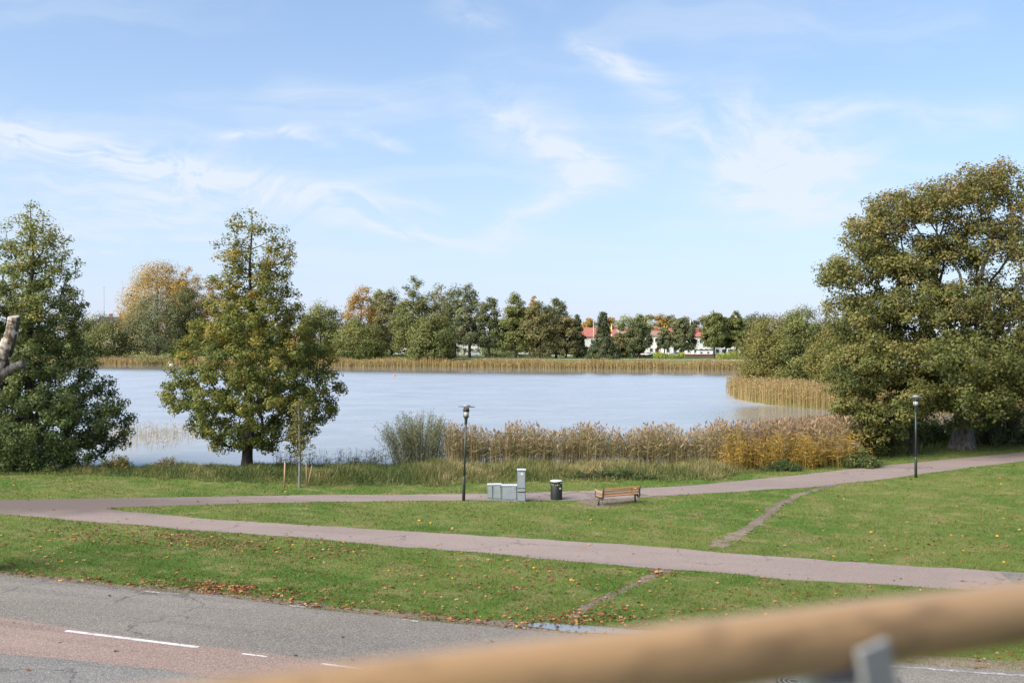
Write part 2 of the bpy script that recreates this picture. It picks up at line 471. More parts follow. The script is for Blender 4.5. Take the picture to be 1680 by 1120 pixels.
M['straw_reed'] = leafy('straw_reed', [(0.0, (0.177, 0.120, 0.046)), (0.35, (0.341, 0.240, 0.096)), (0.7, (0.506, 0.380, 0.172)), (1.0, (0.380, 0.253, 0.121))])
M['golden_reed'] = leafy('golden_reed', [(0.0, (0.11, 0.11, 0.028)), (0.3, (0.28, 0.19, 0.035)), (0.65, (0.46, 0.26, 0.03)), (1.0, (0.46, 0.19, 0.02))])
M['fallen_leaf'] = leafy('fallen_leaf', [(0.0, (0.10, 0.028, 0.018)), (0.3, (0.22, 0.070, 0.032)), (0.55, (0.34, 0.165, 0.080)), (0.78, (0.46, 0.28, 0.15)), (0.9, (0.60, 0.25, 0.025)), (1.0, (0.64, 0.38, 0.03))], 0.1)
FT = {}                                         # foliage of the far trees, by kind
def far_leaf(k, lo, mid, hi):
    FT[k] = leafy('leaf_' + k, [(0.0, tuple(x * 1.8 for x in lo)), (0.5, tuple(x * 1.65 for x in mid)), (1.0, tuple(x * 1.4 for x in hi))], 0.3, 0.6, 0.2)
M['golden_reed'] = leafy('golden_reed', [(0.0, (0.12, 0.12, 0.035)), (0.35, (0.25, 0.18, 0.055)), (0.7, (0.48, 0.315, 0.065)), (1.0, (0.54, 0.275, 0.04))], 0.4)
M['rust_reed'] = leafy('rust_reed', [(0.0, (0.15, 0.13, 0.06)), (0.35, (0.27, 0.205, 0.10)), (0.7, (0.40, 0.285, 0.16)), (1.0, (0.36, 0.235, 0.15))], 0.4)
far_leaf('green', (0.059, 0.071, 0.024), (0.116, 0.123, 0.038), (0.198, 0.179, 0.055))
far_leaf('dark', (0.047, 0.057, 0.026), (0.090, 0.097, 0.040), (0.159, 0.147, 0.056))
far_leaf('grey', (0.066, 0.078, 0.040), (0.119, 0.127, 0.060), (0.198, 0.189, 0.085))
far_leaf('gold', (0.140, 0.105, 0.028), (0.270, 0.180, 0.046), (0.400, 0.250, 0.062))
far_leaf('orange', (0.130, 0.090, 0.030), (0.255, 0.160, 0.046), (0.365, 0.22, 0.06))
far_leaf('brown', (0.070, 0.068, 0.028), (0.130, 0.118, 0.045), (0.210, 0.165, 0.062))
far_leaf('olive', (0.070, 0.070, 0.020), (0.130, 0.118, 0.034), (0.210, 0.160, 0.048))
far_leaf('pale', (0.100, 0.120, 0.050), (0.180, 0.190, 0.075), (0.280, 0.260, 0.090))
far_leaf('lime', (0.110, 0.140, 0.025), (0.200, 0.220, 0.040), (0.300, 0.290, 0.060))
far_leaf('conifer', (0.034, 0.044, 0.022), (0.060, 0.070, 0.031), (0.106, 0.108, 0.043))
M['black_iron'] = plain('black_iron', (0.022, 0.024, 0.025), 0.45, 0.0, 0.2, 12)
M['shade_grey'] = plain('shade_grey', (0.13, 0.12, 0.11), 0.55, 0, 0.2, 8)
M['lamp_paint'] = plain('lamp_paint', (0.030, 0.038, 0.032), 0.4, 0.0, 0.2, 8)
M['galv'] = plain('galv_grey', (0.27, 0.29, 0.30), 0.5, 0.15, 0.38, 4, bump=0.002)
M['galv_light'] = plain('galv_light', (0.56, 0.59, 0.62), 0.45, 0.1, 0.12, 5)
M['bin_black'] = plain('bin_black', (0.020, 0.021, 0.018), 0.55, 0, 0.3, 9)
M['lid_grey'] = plain('lid_grey', (0.66, 0.67, 0.68), 0.4, 0.2, 0.1, 6)
M['liner'] = plain('liner_yellow', (0.50, 0.48, 0.22), 0.5, 0, 0.3, 14)
M['white'] = plain('white_paint', (0.78, 0.78, 0.76), 0.5, 0, 0.06, 3)
M['sticker_red'] = plain('sticker_red', (0.55, 0.06, 0.06), 0.5, 0, 0.1, 20)
m, t = mat('bench_wood'); ps = opos(t)
gr = t.noise(t.scale(ps, 1.2, 14, 14), 3, 5, 0.65)
finish(t, t.mix(gr, (0.34, 0.155, 0.05), (0.56, 0.29, 0.11)), 0.42, spec=0.5, bump=gr, bump_d=0.004); M['bench_wood'] = m
m, t = mat('stake_wood'); ps = opos(t)
gr = t.noise(t.scale(ps, 9, 9, 1), 4, 5, 0.65)
finish(t, t.mix(gr, (0.27, 0.17, 0.09), (0.45, 0.31, 0.18)), 0.8); M['stake_wood'] = m
m, t = mat('handrail_wood'); ps = opos(t)
gr = t.noise(t.scale(ps, 1.5, 40, 40), 4, 6, 0.65)
blot = t.noise(t.scale(ps, 1.0, 3, 3), 12, 4, 0.6)
c = t.mix(gr, (0.42, 0.235, 0.100), (0.62, 0.385, 0.195))
c = t.mix(t.math('MULTIPLY', t.step(blot, 0.50, 0.68), 0.5), c, (0.15, 0.090, 0.045))
finish(t, c, 0.42, spec=0.5, bump=gr, bump_d=0.0008, **{'Coat Weight': 0.35, 'Coat Roughness': 0.3}); M['handrail'] = m
M['steel'] = plain('steel_grey', (0.36, 0.355, 0.35), 0.5, 0.0, 0.1, 30)
m, t = mat('lamp_glass')
finish(t, (0.80, 0.79, 0.74), 0.15, spec=0.5, **{'Transmission Weight': 0.35}); M['glass'] = m
m, t = mat('window_glass')
finish(t, (0.05, 0.075, 0.085), 0.1, spec=0.6); M['pane'] = m
M['plaster'] = plain('white_plaster', (0.66, 0.62, 0.57), 0.85, 0, 0.06, 0.6)
M['cream'] = plain('cream_plaster', (0.60, 0.50, 0.28), 0.85, 0, 0.06, 0.6)
m, t = mat('roof_tile_red'); ps = opos(t)
wv_ = t.n('ShaderNodeTexWave'); t.put(wv_.inputs['Vector'], ps); wv_.bands_direction = 'Z'; wv_.inputs['Scale'].default_value = 3.0
c = t.mix(t.noise(ps, 1.5, 5, 0.7), (0.30, 0.095, 0.07), (0.44, 0.16, 0.115))
finish(t, t.mix(t.math('MULTIPLY', wv_.outputs[1], 0.25), c, (0.25, 0.07, 0.05)), 0.8, bump=wv_.outputs[1], bump_d=0.05); M['roof_red'] = m
M['roof_brown'] = plain('roof_brown', (0.27, 0.17, 0.12), 0.8, 0, 0.25, 1.5)
M['roof_grey'] = plain('roof_grey', (0.22, 0.20, 0.20), 0.8, 0, 0.2, 1.5)
M['roof_dark'] = plain('roof_dark', (0.045, 0.042, 0.045), 0.6, 0, 0.2, 1.5)
M['brick_red'] = plain('brick_red', (0.34, 0.09, 0.06), 0.85, 0, 0.2, 4)
M['car_white'] = plain('car_white', (0.72, 0.72, 0.72), 0.25, 0, 0.03, 2)
M['car_silver'] = plain('car_silver', (0.33, 0.35, 0.37), 0.3, 0.4, 0.05, 2)
M['car_red'] = plain('car_red', (0.40, 0.03, 0.04), 0.25, 0, 0.05, 2)
M['rubber'] = plain('rubber', (0.02, 0.02, 0.02), 0.8)
M['orange'] = plain('orange_plastic', (0.75, 0.16, 0.04), 0.5)
M['flag_yellow'] = plain('flag_yellow', (0.70, 0.50, 0.03), 0.7)
M['flag_blue'] = plain('flag_blue', (0.05, 0.13, 0.40), 0.7)
M['wall_brown'] = plain('wall_brown', (0.15, 0.085, 0.06), 0.85, 0, 0.25, 1)

# ------------------------------------------------------------------ lake outline and terrain
LAKE = np.array([(-260, 62), (-60, 58), (-30, 57.5), (-14, 58.5), (0, 58.5), (9, 58.2), (15, 60.5), (20, 65), (31, 75), (48, 84), (62, 92),
                 (52, 100), (40, 104), (34, 107.5), (29.5, 116), (28.2, 126), (30, 140), (42, 158), (50, 180), (62, 242), (55, 244), (30, 252),
                 (9, 259), (-22, 270), (-46, 276), (-80, 286), (-117, 295), (-170, 300), (-260, 280)], dtype=float)
def sdf(px, py, poly):
    """signed distance, positive outside the polygon"""
    px = np.asarray(px, float); py = np.asarray(py, float)
    d = np.full(px.shape, 1e18); ins = np.zeros(px.shape, bool)
    n = len(poly)
    for i in range(n):
        a = poly[i]; b = poly[(i + 1) % n]
        e = b - a
        wx = px - a[0]; wy = py - a[1]
        tt = np.clip((wx * e[0] + wy * e[1]) / (e @ e), 0, 1)
        d = np.minimum(d, (wx - e[0] * tt) ** 2 + (wy - e[1] * tt) ** 2)
        c = ((a[1] > py) != (b[1] > py)) & (px < (b[0] - a[0]) * (py - a[1]) / ((b[1] - a[1]) if b[1] != a[1] else 1e-9) + a[0])
        ins ^= c
    return np.where(ins, -np.sqrt(d), np.sqrt(d))
def sstep(x, a, b):
    t_ = np.clip((x - a) / (b - a), 0, 1)
    return t_ * t_ * (3 - 2 * t_)
def ground_z(x, y):
    x = np.asarray(x, float); y = np.asarray(y, float)
    d = sdf(x, y, LAKE)
    far = sstep(y, 165, 215)
    near_z = np.where(d < 8, GZ * (1 - (1 - np.clip(d, 0, 8) / 8) ** 1.6), GZ)
    far_z = 2.0 * sstep(d, -1, 16)
    z = near_z * (1 - far) + far_z * far
    return np.where(d < 0, np.maximum(-1.5, 0.22 * d), z)
def axis(parts):
    out_ = []
    for a, b, s in parts: out_ += list(np.arange(a, b, s))
    return np.array(out_ + [parts[-1][1]])
gx = axis([(-6000, -600, 900), (-600, -140, 46), (-140, -60, 4), (-60, 75, 1.25), (75, 160, 5), (160, 600, 44), (600, 6000, 900)])
gy = axis([(-400, -20, 60), (-20, 46, 3), (46, 165, 1.25), (165, 240, 5), (240, 325, 2), (325, 700, 25), (700, 9000, 830)])
GX, GY = np.meshgrid(gx, gy)
zz_ = ground_z(GX.ravel(), GY.ravel())
nx, ny = len(gx), len(gy)
ii = (np.arange(ny - 1)[:, None] * nx + np.arange(nx - 1)[None, :]).ravel()
g = np_obj('ground', np.c_[GX.ravel(), GY.ravel(), zz_], [np.c_[ii, ii + 1, ii + nx + 1, ii + nx]], M['lawn'], smooth=True)
tag(g, 'green mown lawn sloping down to the lake bank', kind='structure')
# water: a sheet over the lake hollow
wx0, wx1, wy0, wy1 = -262, 66, 56.5, 302
np_w = np.array([(wx0, wy0, 0), (wx1, wy0, 0), (wx1, wy1, 0), (wx0, wy1, 0)])
tag(np_obj('lake', np_w, [np.array([[0, 1, 2, 3]])], M['water']), 'calm lake with fine ripples mirroring the pale blue sky', kind='structure')

# ------------------------------------------------------------------ road, paths, bare ground
def resample(pts, n):
    pts = np.asarray(pts, float)
    s = np.r_[0, np.cumsum(np.hypot(*np.diff(pts, axis=0).T))]
    q = np.linspace(0, s[-1], n)
    return np.c_[np.interp(q, s, pts[:, 0]), np.interp(q, s, pts[:, 1])]
def jitter(pts, amp):
    n = len(pts)
    out_ = pts.copy()
    for k, a in ((3, 1.0), (9, 0.6)):
        ph = rng.uniform(0, 6.28, (2,)); 
        nzv = np.interp(np.arange(n), np.linspace(0, n - 1, max(2, n // k)), rng.normal(0, 1, max(2, n // k)))
        out_[:, 1] += nzv * amp * a
    return out_
AREAS = []
SOFT = []
THIN = []
def ribbon(name, e0, e1, z, material, n=160, amp=0.04, label=None, keep=True, zx=GZ, kind='structure'):
    a = jitter(resample([P(*p, zx) for p in e0], n), amp); b = jitter(resample([P(*p, zx) for p in e1], n), amp)
    if keep: (SOFT if 'soil' in material.name else AREAS).append(np.r_[a, b[::-1]])
    v = np.r_[np.c_[a, np.full(n, z)], np.c_[b, np.full(n, z)]]
    i = np.arange(n - 1)
    o = np_obj(name, v, [np.c_[i, i + 1, i + n + 1, i + n]], material)
    tag(o, label, kind=kind)
    return o
road_far = [(-900, 870), (-300, 912), (0, 943), (160, 960), (350, 977), (500, 997), (640, 1012), (760, 1024), (870, 1034), (1100, 1055), (1300, 1072), (1480, 1087), (1680, 1101), (2400, 1140)]
pink_up = [(-900, 907), (-300, 968), (0, 1012), (200, 1042), (400, 1067), (540, 1084), (800, 1114), (1100, 1150), (1500, 1190), (2400, 1265)]
pink_lo = [(-900, 942), (-300, 1018), (0, 1073), (120, 1083), (280, 1101), (350, 1110), (600, 1140), (1100, 1205), (1500, 1252), (2400, 1340)]
road_near = [(-900, 990), (-300, 1090), (0, 1152), (280, 1195), (600, 1245), (1100, 1320), (1500, 1370), (2400, 1470)]
ribbon('road', road_far, [(x, y + 5) for x, y in pink_up], GZ + 0.004, M['road_grey'], amp=0.03, label='grey asphalt lane of the road below the grass verge')
ribbon('road', pink_up, pink_lo, GZ + 0.006, M['road_pink'], amp=0.02, label='reddish worn asphalt strip in the middle of the road')
ribbon('road', [(x, y - 5) for x, y in pink_lo], road_near, GZ + 0.004, M['road_near'], amp=0.02, label='darker grey asphalt lane nearest the balcony')
def marking(p0, p1, wid, material, label):
    a = np.array(P(*p0)); b = np.array(P(*p1)); d_ = (b - a) / np.linalg.norm(b - a); nn = np.array((-d_[1], d_[0])) * wid / 2
    v = [(*(a - nn), GZ + 0.010), (*(b - nn), GZ + 0.010), (*(b + nn), GZ + 0.010), (*(a + nn), GZ + 0.010)]
    tag(np_obj('road_marking', v, [np.array([[0, 1, 2, 3]])], material), label, kind='structure')
marking((108, 1034.5), (325, 1061.5), 0.13, M['paint'], 'long white centre dash on the reddish road strip')
marking((397, 1072), (438, 1077), 0.07, M['paint'], 'short thin white dash after the long centre dash')
marking((527, 1088.5), (597, 1097), 0.10, M['paint'], 'white dash close above the wooden handrail')
marking((236, 969), (263, 972), 0.10, M['faded_paint'], 'faded edge dash left on the road border')
marking((474, 993), (502, 996), 0.10, M['faded_paint'], 'faded edge dash below the heap of red leaves')
marking((660, 1016), (686, 1019), 0.10, M['faded_paint'], 'faded edge dash beside the dark wet verge')
marking((1455, 1092), (1690, 1109), 0.12, M['faded_paint'], 'worn pale edge line right of the steel post')
ribbon('verge', [(-900, 868), (-300, 909), (0, 938), (160, 954), (350, 971), (500, 988), (640, 1002), (760, 1013), (870, 1021), (1100, 1040), (1300, 1058), (1480, 1072), (1680, 1086), (2400, 1124)],
       [(x, y + 2) for x, y in road_far], GZ + 0.002, M['bare_soil'], amp=0.10, label='strip of bare dark soil along the road edge')
far2 = [(100, 818.3), (170, 817.3), (300, 815), (500, 811.5), (700, 811), (860, 808.5), (1000, 803.5), (1150, 795), (1300, 780), (1400, 769), (1500, 759), (1600, 749), (1680, 741), (1900, 722), (2200, 700)]
near2 = [(100, 834), (165, 833.5), (330, 827.5), (500, 823.5), (640, 822), (760, 821), (920, 820.5), (1000, 818.5), (1070, 814.5), (1200, 807), (1320, 800), (1360, 796.5), (1480, 782), (1600, 766), (1680, 756), (1900, 735), (2200, 711)]
up1 = [(100, 832), (168, 833.8), (180, 836), (330, 850), (500, 861), (700, 873), (900, 885), (1100, 898.5), (1300, 915), (1500, 929), (1640, 937), (1900, 954), (2300, 978)]
lo1 = [(100, 851.5), (150, 855), (300, 868), (480, 881), (640, 895), (800, 908), (960, 922), (1120, 935), (1300, 950), (1480, 961), (1600, 967), (1900, 988), (2300, 1014)]
jun_u = [(-900, 826), (-300, 822.5), (0, 820), (140, 818), (185, 817)]
jun_l = [(-900, 838), (-300, 836), (0, 843), (160, 856), (185, 858)]
ribbon('path', jun_u, jun_l, GZ + 0.003, M['path_pink'], n=80, amp=0.03, label='damp dark path fork at the left edge of the lawn')
ribbon('path', far2, near2, GZ + 0.007, M['path_pink'], n=200, amp=0.05, label='pinkish asphalt path running past the bench along the lake')
ribbon('path', up1, lo1, GZ + 0.005, M['path_pink'], n=200, amp=0.05, label='pinkish asphalt path crossing the lawn above the road')
ribbon('path', [(1640, 938.5), (1700, 942), (1800, 949)], [(1662, 957), (1700, 960), (1800, 968)], GZ + 0.009, M['road_near'], n=12, amp=0.01, label='dark asphalt patch at the right end of the lawn path')
ribbon('bare_patch', [(945, 822), (960, 818.5), (1000, 818), (1050, 815.5)], [(948, 824), (972, 831), (1005, 830.5), (1048, 819)], GZ + 0.009, M['bare_soil'], n=30, amp=0.02, label='trodden bare earth under the park bench')
# the trodden track: a ragged strip with pale middle
def track(name, ctr, z, material, label, amp=0.05, store=None):
    pts = resample([P(p[0], p[1]) for p in ctr], 90)
    ws = np.interp(np.linspace(0, 1, 90), np.linspace(0, 1, len(ctr)), [p[2] for p in ctr]) / 2
    tg = np.gradient(pts, axis=0); tg /= np.linalg.norm(tg, axis=1)[:, None]; nn = np.c_[-tg[:, 1], tg[:, 0]]
    a = pts + nn * (ws * (1 + 0.35 * rng.normal(0, 1, 90)).clip(0.3, 2))[:, None]; b = pts - nn * (ws * (1 + 0.35 * rng.normal(0, 1, 90)).clip(0.3, 2))[:, None]
    (SOFT if store is None else store).append(np.r_[a, b[::-1]])
    i = np.arange(89)
    tag(np_obj(name, np.r_[np.c_[a, np.full(90, z)], np.c_[b, np.full(90, z)]], [np.c_[i, i + 1, i + 91, i + 90]], material), label, kind='structure')
track('dirt_track', [(1172, 897, 0.5), (1190, 888, 0.62), (1222, 870, 0.50), (1250, 853, 0.45), (1266, 838, 0.42), (1285, 824, 0.42), (1312, 811, 0.40), (1345, 801, 0.34), (1375, 795, 0.2)], GZ + 0.010, M['bare_soil'], 'trodden dirt track curving across the lawn between both paths')
track('dirt_track', [(1092, 934, 0.5), (1070, 944, 0.3), (1045, 957, 0.34), (1020, 968, 0.22), (1000, 976, 0.36), (975, 988, 0.20), (955, 1000, 0.30), (940, 1014, 0.3)], GZ + 0.003, M['bare_soil'], 'patchy worn track down the verge to the puddle', store=THIN)
pud = [P(*p) for p in [(862, 1024), (890, 1021.5), (915, 1024), (950, 1026), (1000, 1029), (1050, 1033), (1105, 1037), (1150, 1042), (1110, 1046), (1050, 1042), (1000, 1040), (945, 1038), (900, 1032), (872, 1028)]]
pud = jitter(resample(pud + [pud[0]], 60)[:-1], 0.025)
AREAS.append(pud)
tag(np_obj('puddle', np.r_[np.c_[pud, np.full(59, GZ + 0.013)], [[*pud.mean(0), GZ + 0.013]]], [np.array([[i, (i + 1) % 59, 59] for i in range(59)])], M['puddle']), 'rain puddle at the road edge strewn with leaves', kind='structure')
# manhole cover in the road, behind the handrail
mx_, my_ = P(1303, 1118)
mb = MB(); mb.lathe([(0.36, 0), (0.36, 0.012), (0.33, 0.012)], 40)
mh = empty('manhole_cover', (mx_, my_, GZ + 0.004), 0, 'round ribbed iron manhole cover in the road under the handrail', 'manhole cover')
mb.build('rim', M['black_iron'], mh)
for k in range(6):
    r_ = 0.05 + 0.048 * k
    mb = MB(); mb.lathe([(r_, 0), (r_, 0.014), (r_ + 0.022, 0.014), (r_ + 0.022, 0)], 36); mb.build('ring', M['steel' if k % 2 else 'black_iron'], mh)

# ------------------------------------------------------------------ foliage builders
def unit(n):
    v = rng.normal(0, 1, (n, 3)); return v / np.linalg.norm(v, axis=1)[:, None]
def leaf_mesh(c, size, asp=0.7, up=0.5, nrm=None, axis_=None, fold=0.18):
    """folded rhombic leaves: (verts, faces) for centres c and sizes"""
    n = len(c)
    nn = unit(n) + np.array((0, 0, up)) if nrm is None else nrm
    nn /= np.linalg.norm(nn, axis=1)[:, None]
    a = unit(n) if axis_ is None else axis_ + 0.25 * unit(n)
    a -= nn * (a * nn).sum(1)[:, None]; a /= np.maximum(np.linalg.norm(a, axis=1), 1e-6)[:, None]
    b = np.cross(nn, a)
    s = np.broadcast_to(size, (n,))[:, None]
    v = np.empty((n, 4, 3))
    v[:, 0] = c - a * s * 0.5
    v[:, 1] = c + b * s * asp * 0.5 + nn * s * fold
    v[:, 2] = c + a * s * 0.55
    v[:, 3] = c - b * s * asp * 0.5 + nn * s * fold
    return v.reshape(-1, 3), np.arange(n * 4).reshape(n, 4)
def frustums(p0, p1, r0, r1, sides=6):
    n = len(p0)
    d_ = p1 - p0; L = np.maximum(np.linalg.norm(d_, axis=1), 1e-6)[:, None]; d_ = d_ / L
    ref = np.where(np.abs(d_[:, 2:3]) < 0.9, np.array([[0, 0, 1.0]]), np.array([[1.0, 0, 0]]))
    a = np.cross(d_, ref); a /= np.linalg.norm(a, axis=1)[:, None]; b = np.cross(d_, a)
    th = np.arange(sides) * 2 * math.pi / sides
    ring = a[:, None, :] * np.cos(th)[None, :, None] + b[:, None, :] * np.sin(th)[None, :, None]
    v = np.concatenate([p0[:, None, :] - d_[:, None, :] * r0[:, None, None] * 0.25 + ring * r0[:, None, None], p1[:, None, :] + ring * r1[:, None, None]], axis=1)
    base = (np.arange(n) * 2 * sides)[:, None]
    k = np.arange(sides); k2 = (k + 1) % sides
    f = np.stack([base + k, base + k2, base + sides + k2, base + sides + k], axis=2).reshape(-1, 4)
    return v.reshape(-1, 3), f
def grow(trunk, targets, base_r, seg=0.8, p=2.2, path_w=0.35, rise=0.8, wob=0.12, rmin=0.010, sag=0.0):
    """join every target to the nearest limb, trunk first -> (nodes, parent, radius)"""
    trunk = np.asarray(trunk, float)
    N = [trunk[0]]; par = [-1]; plen = [0.0]
    for q in trunk[1:]:
        par.append(len(N) - 1); plen.append(plen[-1] + np.linalg.norm(q - N[-1])); N.append(q)
    nt = len(N)
    cap_ = nt + len(targets) * 14
    A = np.zeros((cap_, 3)); A[:nt] = np.array(N); PL = np.zeros(cap_); PL[:nt] = plen; PA = np.full(cap_, -1); PA[:nt] = par
    dtr = np.min(np.linalg.norm(targets[:, None, :] - trunk[None, :, :], axis=2), axis=1)
    order = np.argsort(dtr)
    n = nt; tips = []
    first = max(1, nt // 6)
    for oi in order:
        tgt = targets[oi]
        dv = tgt - A[:n]; dist = np.linalg.norm(dv, axis=1)
        cost = dist + path_w * PL[:n] + rise * np.maximum(0, -dv[:, 2] + 0.15 * dist)
        cost[:first] += 50
        k = int(np.argmin(cost)); L = dist[k]
        m_ = max(1, min(12, int(round(L / seg))))
        prev = k; p0 = A[k].copy()
        side = unit(1)[0] * wob * L
        for j in range(1, m_ + 1):
            f = j / m_
            q = p0 + (tgt - p0) * f + side * math.sin(math.pi * f) + np.array((0, 0, -sag * L * math.sin(math.pi * f)))
            if j < m_: q = q + rng.normal(0, 0.04 * seg, 3)
            A[n] = q; PA[n] = prev; PL[n] = PL[prev] + np.linalg.norm(q - A[prev]); prev = n; n += 1
        tips.append(prev)
    A = A[:n]; PA = PA[:n]
    wgt = np.zeros(n); wgt[tips] = 1
    for i in range(n - 1, 0, -1): wgt[PA[i]] += wgt[i]
    rad = np.maximum(rmin, base_r * (np.maximum(wgt, 0.6) / max(wgt[0], 1)) ** (1 / p))
    return A, PA, rad, nt, tips
def trunk_mesh(pts, radii, sides=14, flare=1.5, rough=0.06):
    pts = np.asarray(pts, float); n = len(pts)
    s = np.r_[0, np.cumsum(np.linalg.norm(np.diff(pts, axis=0), axis=1))]
    m_ = max(8, n * 3)
    q = np.linspace(0, s[-1], m_)
    pp = np.c_[[np.interp(q, s, pts[:, k]) for k in range(3)]].T
    rr = np.interp(q, s, radii)
    rr = rr * (1 + (flare - 1) * np.exp(-q / max(0.35, radii[0] * 1.3)))
    th = np.arange(sides) * 2 * math.pi / sides
    lob = 1 + rough * np.sin(th * 3 + 1)[None, :] + rough * 1.6 * np.exp(-q / max(0.4, radii[0] * 1.5))[:, None] * np.sin(th * 5)[None, :]
    v = np.zeros((m_, sides, 3))
    v[:, :, 0] = pp[:, 0:1] + rr[:, None] * lob * np.cos(th)
    v[:, :, 1] = pp[:, 1:2] + rr[:, None] * lob * np.sin(th)
    v[:, :, 2] = pp[:, 2:3]
    i = (np.arange(m_ - 1)[:, None] * sides + np.arange(sides)).ravel(); j = (np.arange(m_ - 1)[:, None] * sides + (np.arange(sides) + 1) % sides).ravel()
    return v.reshape(-1, 3), np.c_[i, j, j + sides, i + sides]
def make_tree(name, base, trunk, targets, base_r, per, leaf, spread, leafmat, barkmat, label, group=None, tint=(0.35, 0.16), tint_h=0.0, flare=1.5, limb_sides=6, keep=None, squash=0.7, along=0.0, trunk_sides=14, cat='tree', **gk):
    """trunk, limbs grown to every leaf-cluster centre, and a crown of single leaves"""
    base = np.asarray(base, float)
    A, PA, rad, nt, tips = grow(trunk, targets, base_r, **gk)
    root = empty(name, base, 0, label, cat, group)
    tv, tf = trunk_mesh(A[:nt] - base, rad[:nt], trunk_sides, flare)
    ch = np.arange(nt, len(A))
    if len(ch):
        lv, lf = frustums(A[PA[ch]] - base, A[ch] - base, np.minimum(rad[PA[ch]], rad[ch] * 1.5), rad[ch], limb_sides)
        tf = np.r_[tf, lf + len(tv)]; tv = np.r_[tv, lv]
    np_obj('trunk', tv, [tf], barkmat, root, smooth=True)
    k = len(targets)
    cnt = np.maximum(3, (per * rng.uniform(0.6, 1.4, k) * (1 if keep is None else keep))).astype(int)
    idx = np.repeat(np.arange(k), cnt)
    n = len(idx)
    off = unit(n) * (rng.random(n) ** 0.55)[:, None] * np.asarray(spread if np.ndim(spread) else np.full(k, spread))[idx][:, None]
    off[:, 2] *= squash
    ax = targets - np.array((base[0], base[1], 0)) * np.array((1, 1, 0)) - np.array((0, 0, 1)) * targets[:, 2:3]
    ax /= np.maximum(np.linalg.norm(ax, axis=1), 0.1)[:, None]
    if along: off += ax[idx] * (rng.uniform(-1, 0.5, n) * along)[:, None]
    c = targets[idx] + off - base
    top = targets[:, 2].max(); low = targets[:, 2].min()
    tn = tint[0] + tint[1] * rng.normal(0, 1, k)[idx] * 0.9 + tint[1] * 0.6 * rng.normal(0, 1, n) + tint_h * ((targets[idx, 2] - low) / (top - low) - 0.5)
    o1 = off / np.maximum(np.linalg.norm(off, axis=1), 1e-3)[:, None]
    o2 = c - np.array((0, 0, (top + low) / 2 - base[2] - 0.2 * (top - low))); o2 /= np.maximum(np.linalg.norm(o2, axis=1), 1e-3)[:, None]
    nl = 0.62 * unit(n) + 0.55 * o1 + 0.45 * o2 + np.array((0, 0, 0.35))
    v, f = leaf_mesh(c, leaf * rng.uniform(0.55, 1.45, n), nrm=nl)
    np_obj('crown', v, [f], leafmat, root, tint=np.clip(tn, 0, 1))
    return root
def profile_targets(n, cx, Y, prof, zfun, depth=1.0, inner=0.25, power=0.5, droop=0.0):
    """cluster centres inside a crown given as rows of (photo y, left x, right x) at distance Y"""
    pr = np.array(prof, float)
    out_ = []
    w_ = (pr[:, 2] - pr[:, 1])
    ys = np.linspace(pr[0, 0], pr[-1, 0], 400)
    wd = np.interp(ys, pr[:, 0], w_); cdf = np.cumsum(wd ** 1.35); cdf /= cdf[-1]
    py = np.interp(rng.random(n), cdf, ys)
    l = np.interp(py, pr[:, 0], pr[:, 1]); r = np.interp(py, pr[:, 0], pr[:, 2])
    a = rng.uniform(0, 2 * math.pi, n); rr = inner + (1 - inner) * rng.random(n) ** power
    mid = (l + r) / 2; hw = (r - l) / 2 * rr
    X = (mid + hw * np.cos(a) - CX) / F * Y
    Yd = Y + hw * np.sin(a) / F * Y * depth
    Z = H + (HZ - py) / F * Y
    return np.c_[X, Yd, Z]

# ------------------------------------------------------------------ the big trees on the near shore
def trunk_line(px, Y, z0, px_top, py_top, n=10, wob=0.06):
    a = np.array(((px - CX) / F * Y, Y, z0)); b = D(px_top, py_top, Y)
    t_ = np.linspace(0, 1, n)[:, None]
    pts = a + (b - a) * t_
    pts[1:-1, :2] += rng.normal(0, wob, (n - 2, 2))
    return pts
# tree in front of the lake
Yc = 56.0
prof = [(342, 408, 418), (356, 385, 440), (372, 368, 468), (395, 358, 478), (420, 352, 480), (450, 350, 478), (480, 342, 488), (505, 330, 505), (540, 305, 535), (580, 290, 548), (615, 282, 556), (645, 266, 562), (672, 282, 556), (695, 298, 534), (716, 325, 528), (732, 350, 515)]
tg = profile_targets(900, 410, Yc, prof, None, 1.0, 0.12, 0.6)
ktop = np.clip((tg[:, 2] - 9.5) / 5, 0, 1)
tr_ = trunk_line(404, Yc, 0.35, 413, 343, 14, 0.07)
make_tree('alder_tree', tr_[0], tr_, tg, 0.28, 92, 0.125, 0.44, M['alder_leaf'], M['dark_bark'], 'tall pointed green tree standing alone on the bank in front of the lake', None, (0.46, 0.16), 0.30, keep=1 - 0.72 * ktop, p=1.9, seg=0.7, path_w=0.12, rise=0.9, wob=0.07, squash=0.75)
# tree at the left edge
Yl = 57.0
prof = [(337, 44, 56), (352, 28, 72), (372, 8, 92), (400, -18, 116), (425, -10, 128), (450, -45, 122), (480, -60, 132), (520, -75, 138), (560, -85, 146), (600, -100, 158), (640, -110, 188), (675, -110, 210), (700, -110, 214), (725, -100, 205), (748, -80, 180)]
tg = profile_targets(1250, 48, Yl, prof, None, 0.95, 0.10, 0.6)
ktop = np.clip((tg[:, 2] - 10.0) / 4.5, 0, 1)
tr_ = trunk_line(47, Yl, 0.3, 50, 340, 14, 0.07)
make_tree('alder_tree', tr_[0], tr_, tg, 0.32, 82, 0.13, 0.48, M['dark_alder_leaf'], M['dark_bark'], 'dense dark green tree filling the left edge by the water', None, (0.36, 0.15), 0.5, keep=1 - 0.5 * ktop, seg=0.7, path_w=0.12, rise=0.9, wob=0.07, squash=0.75)
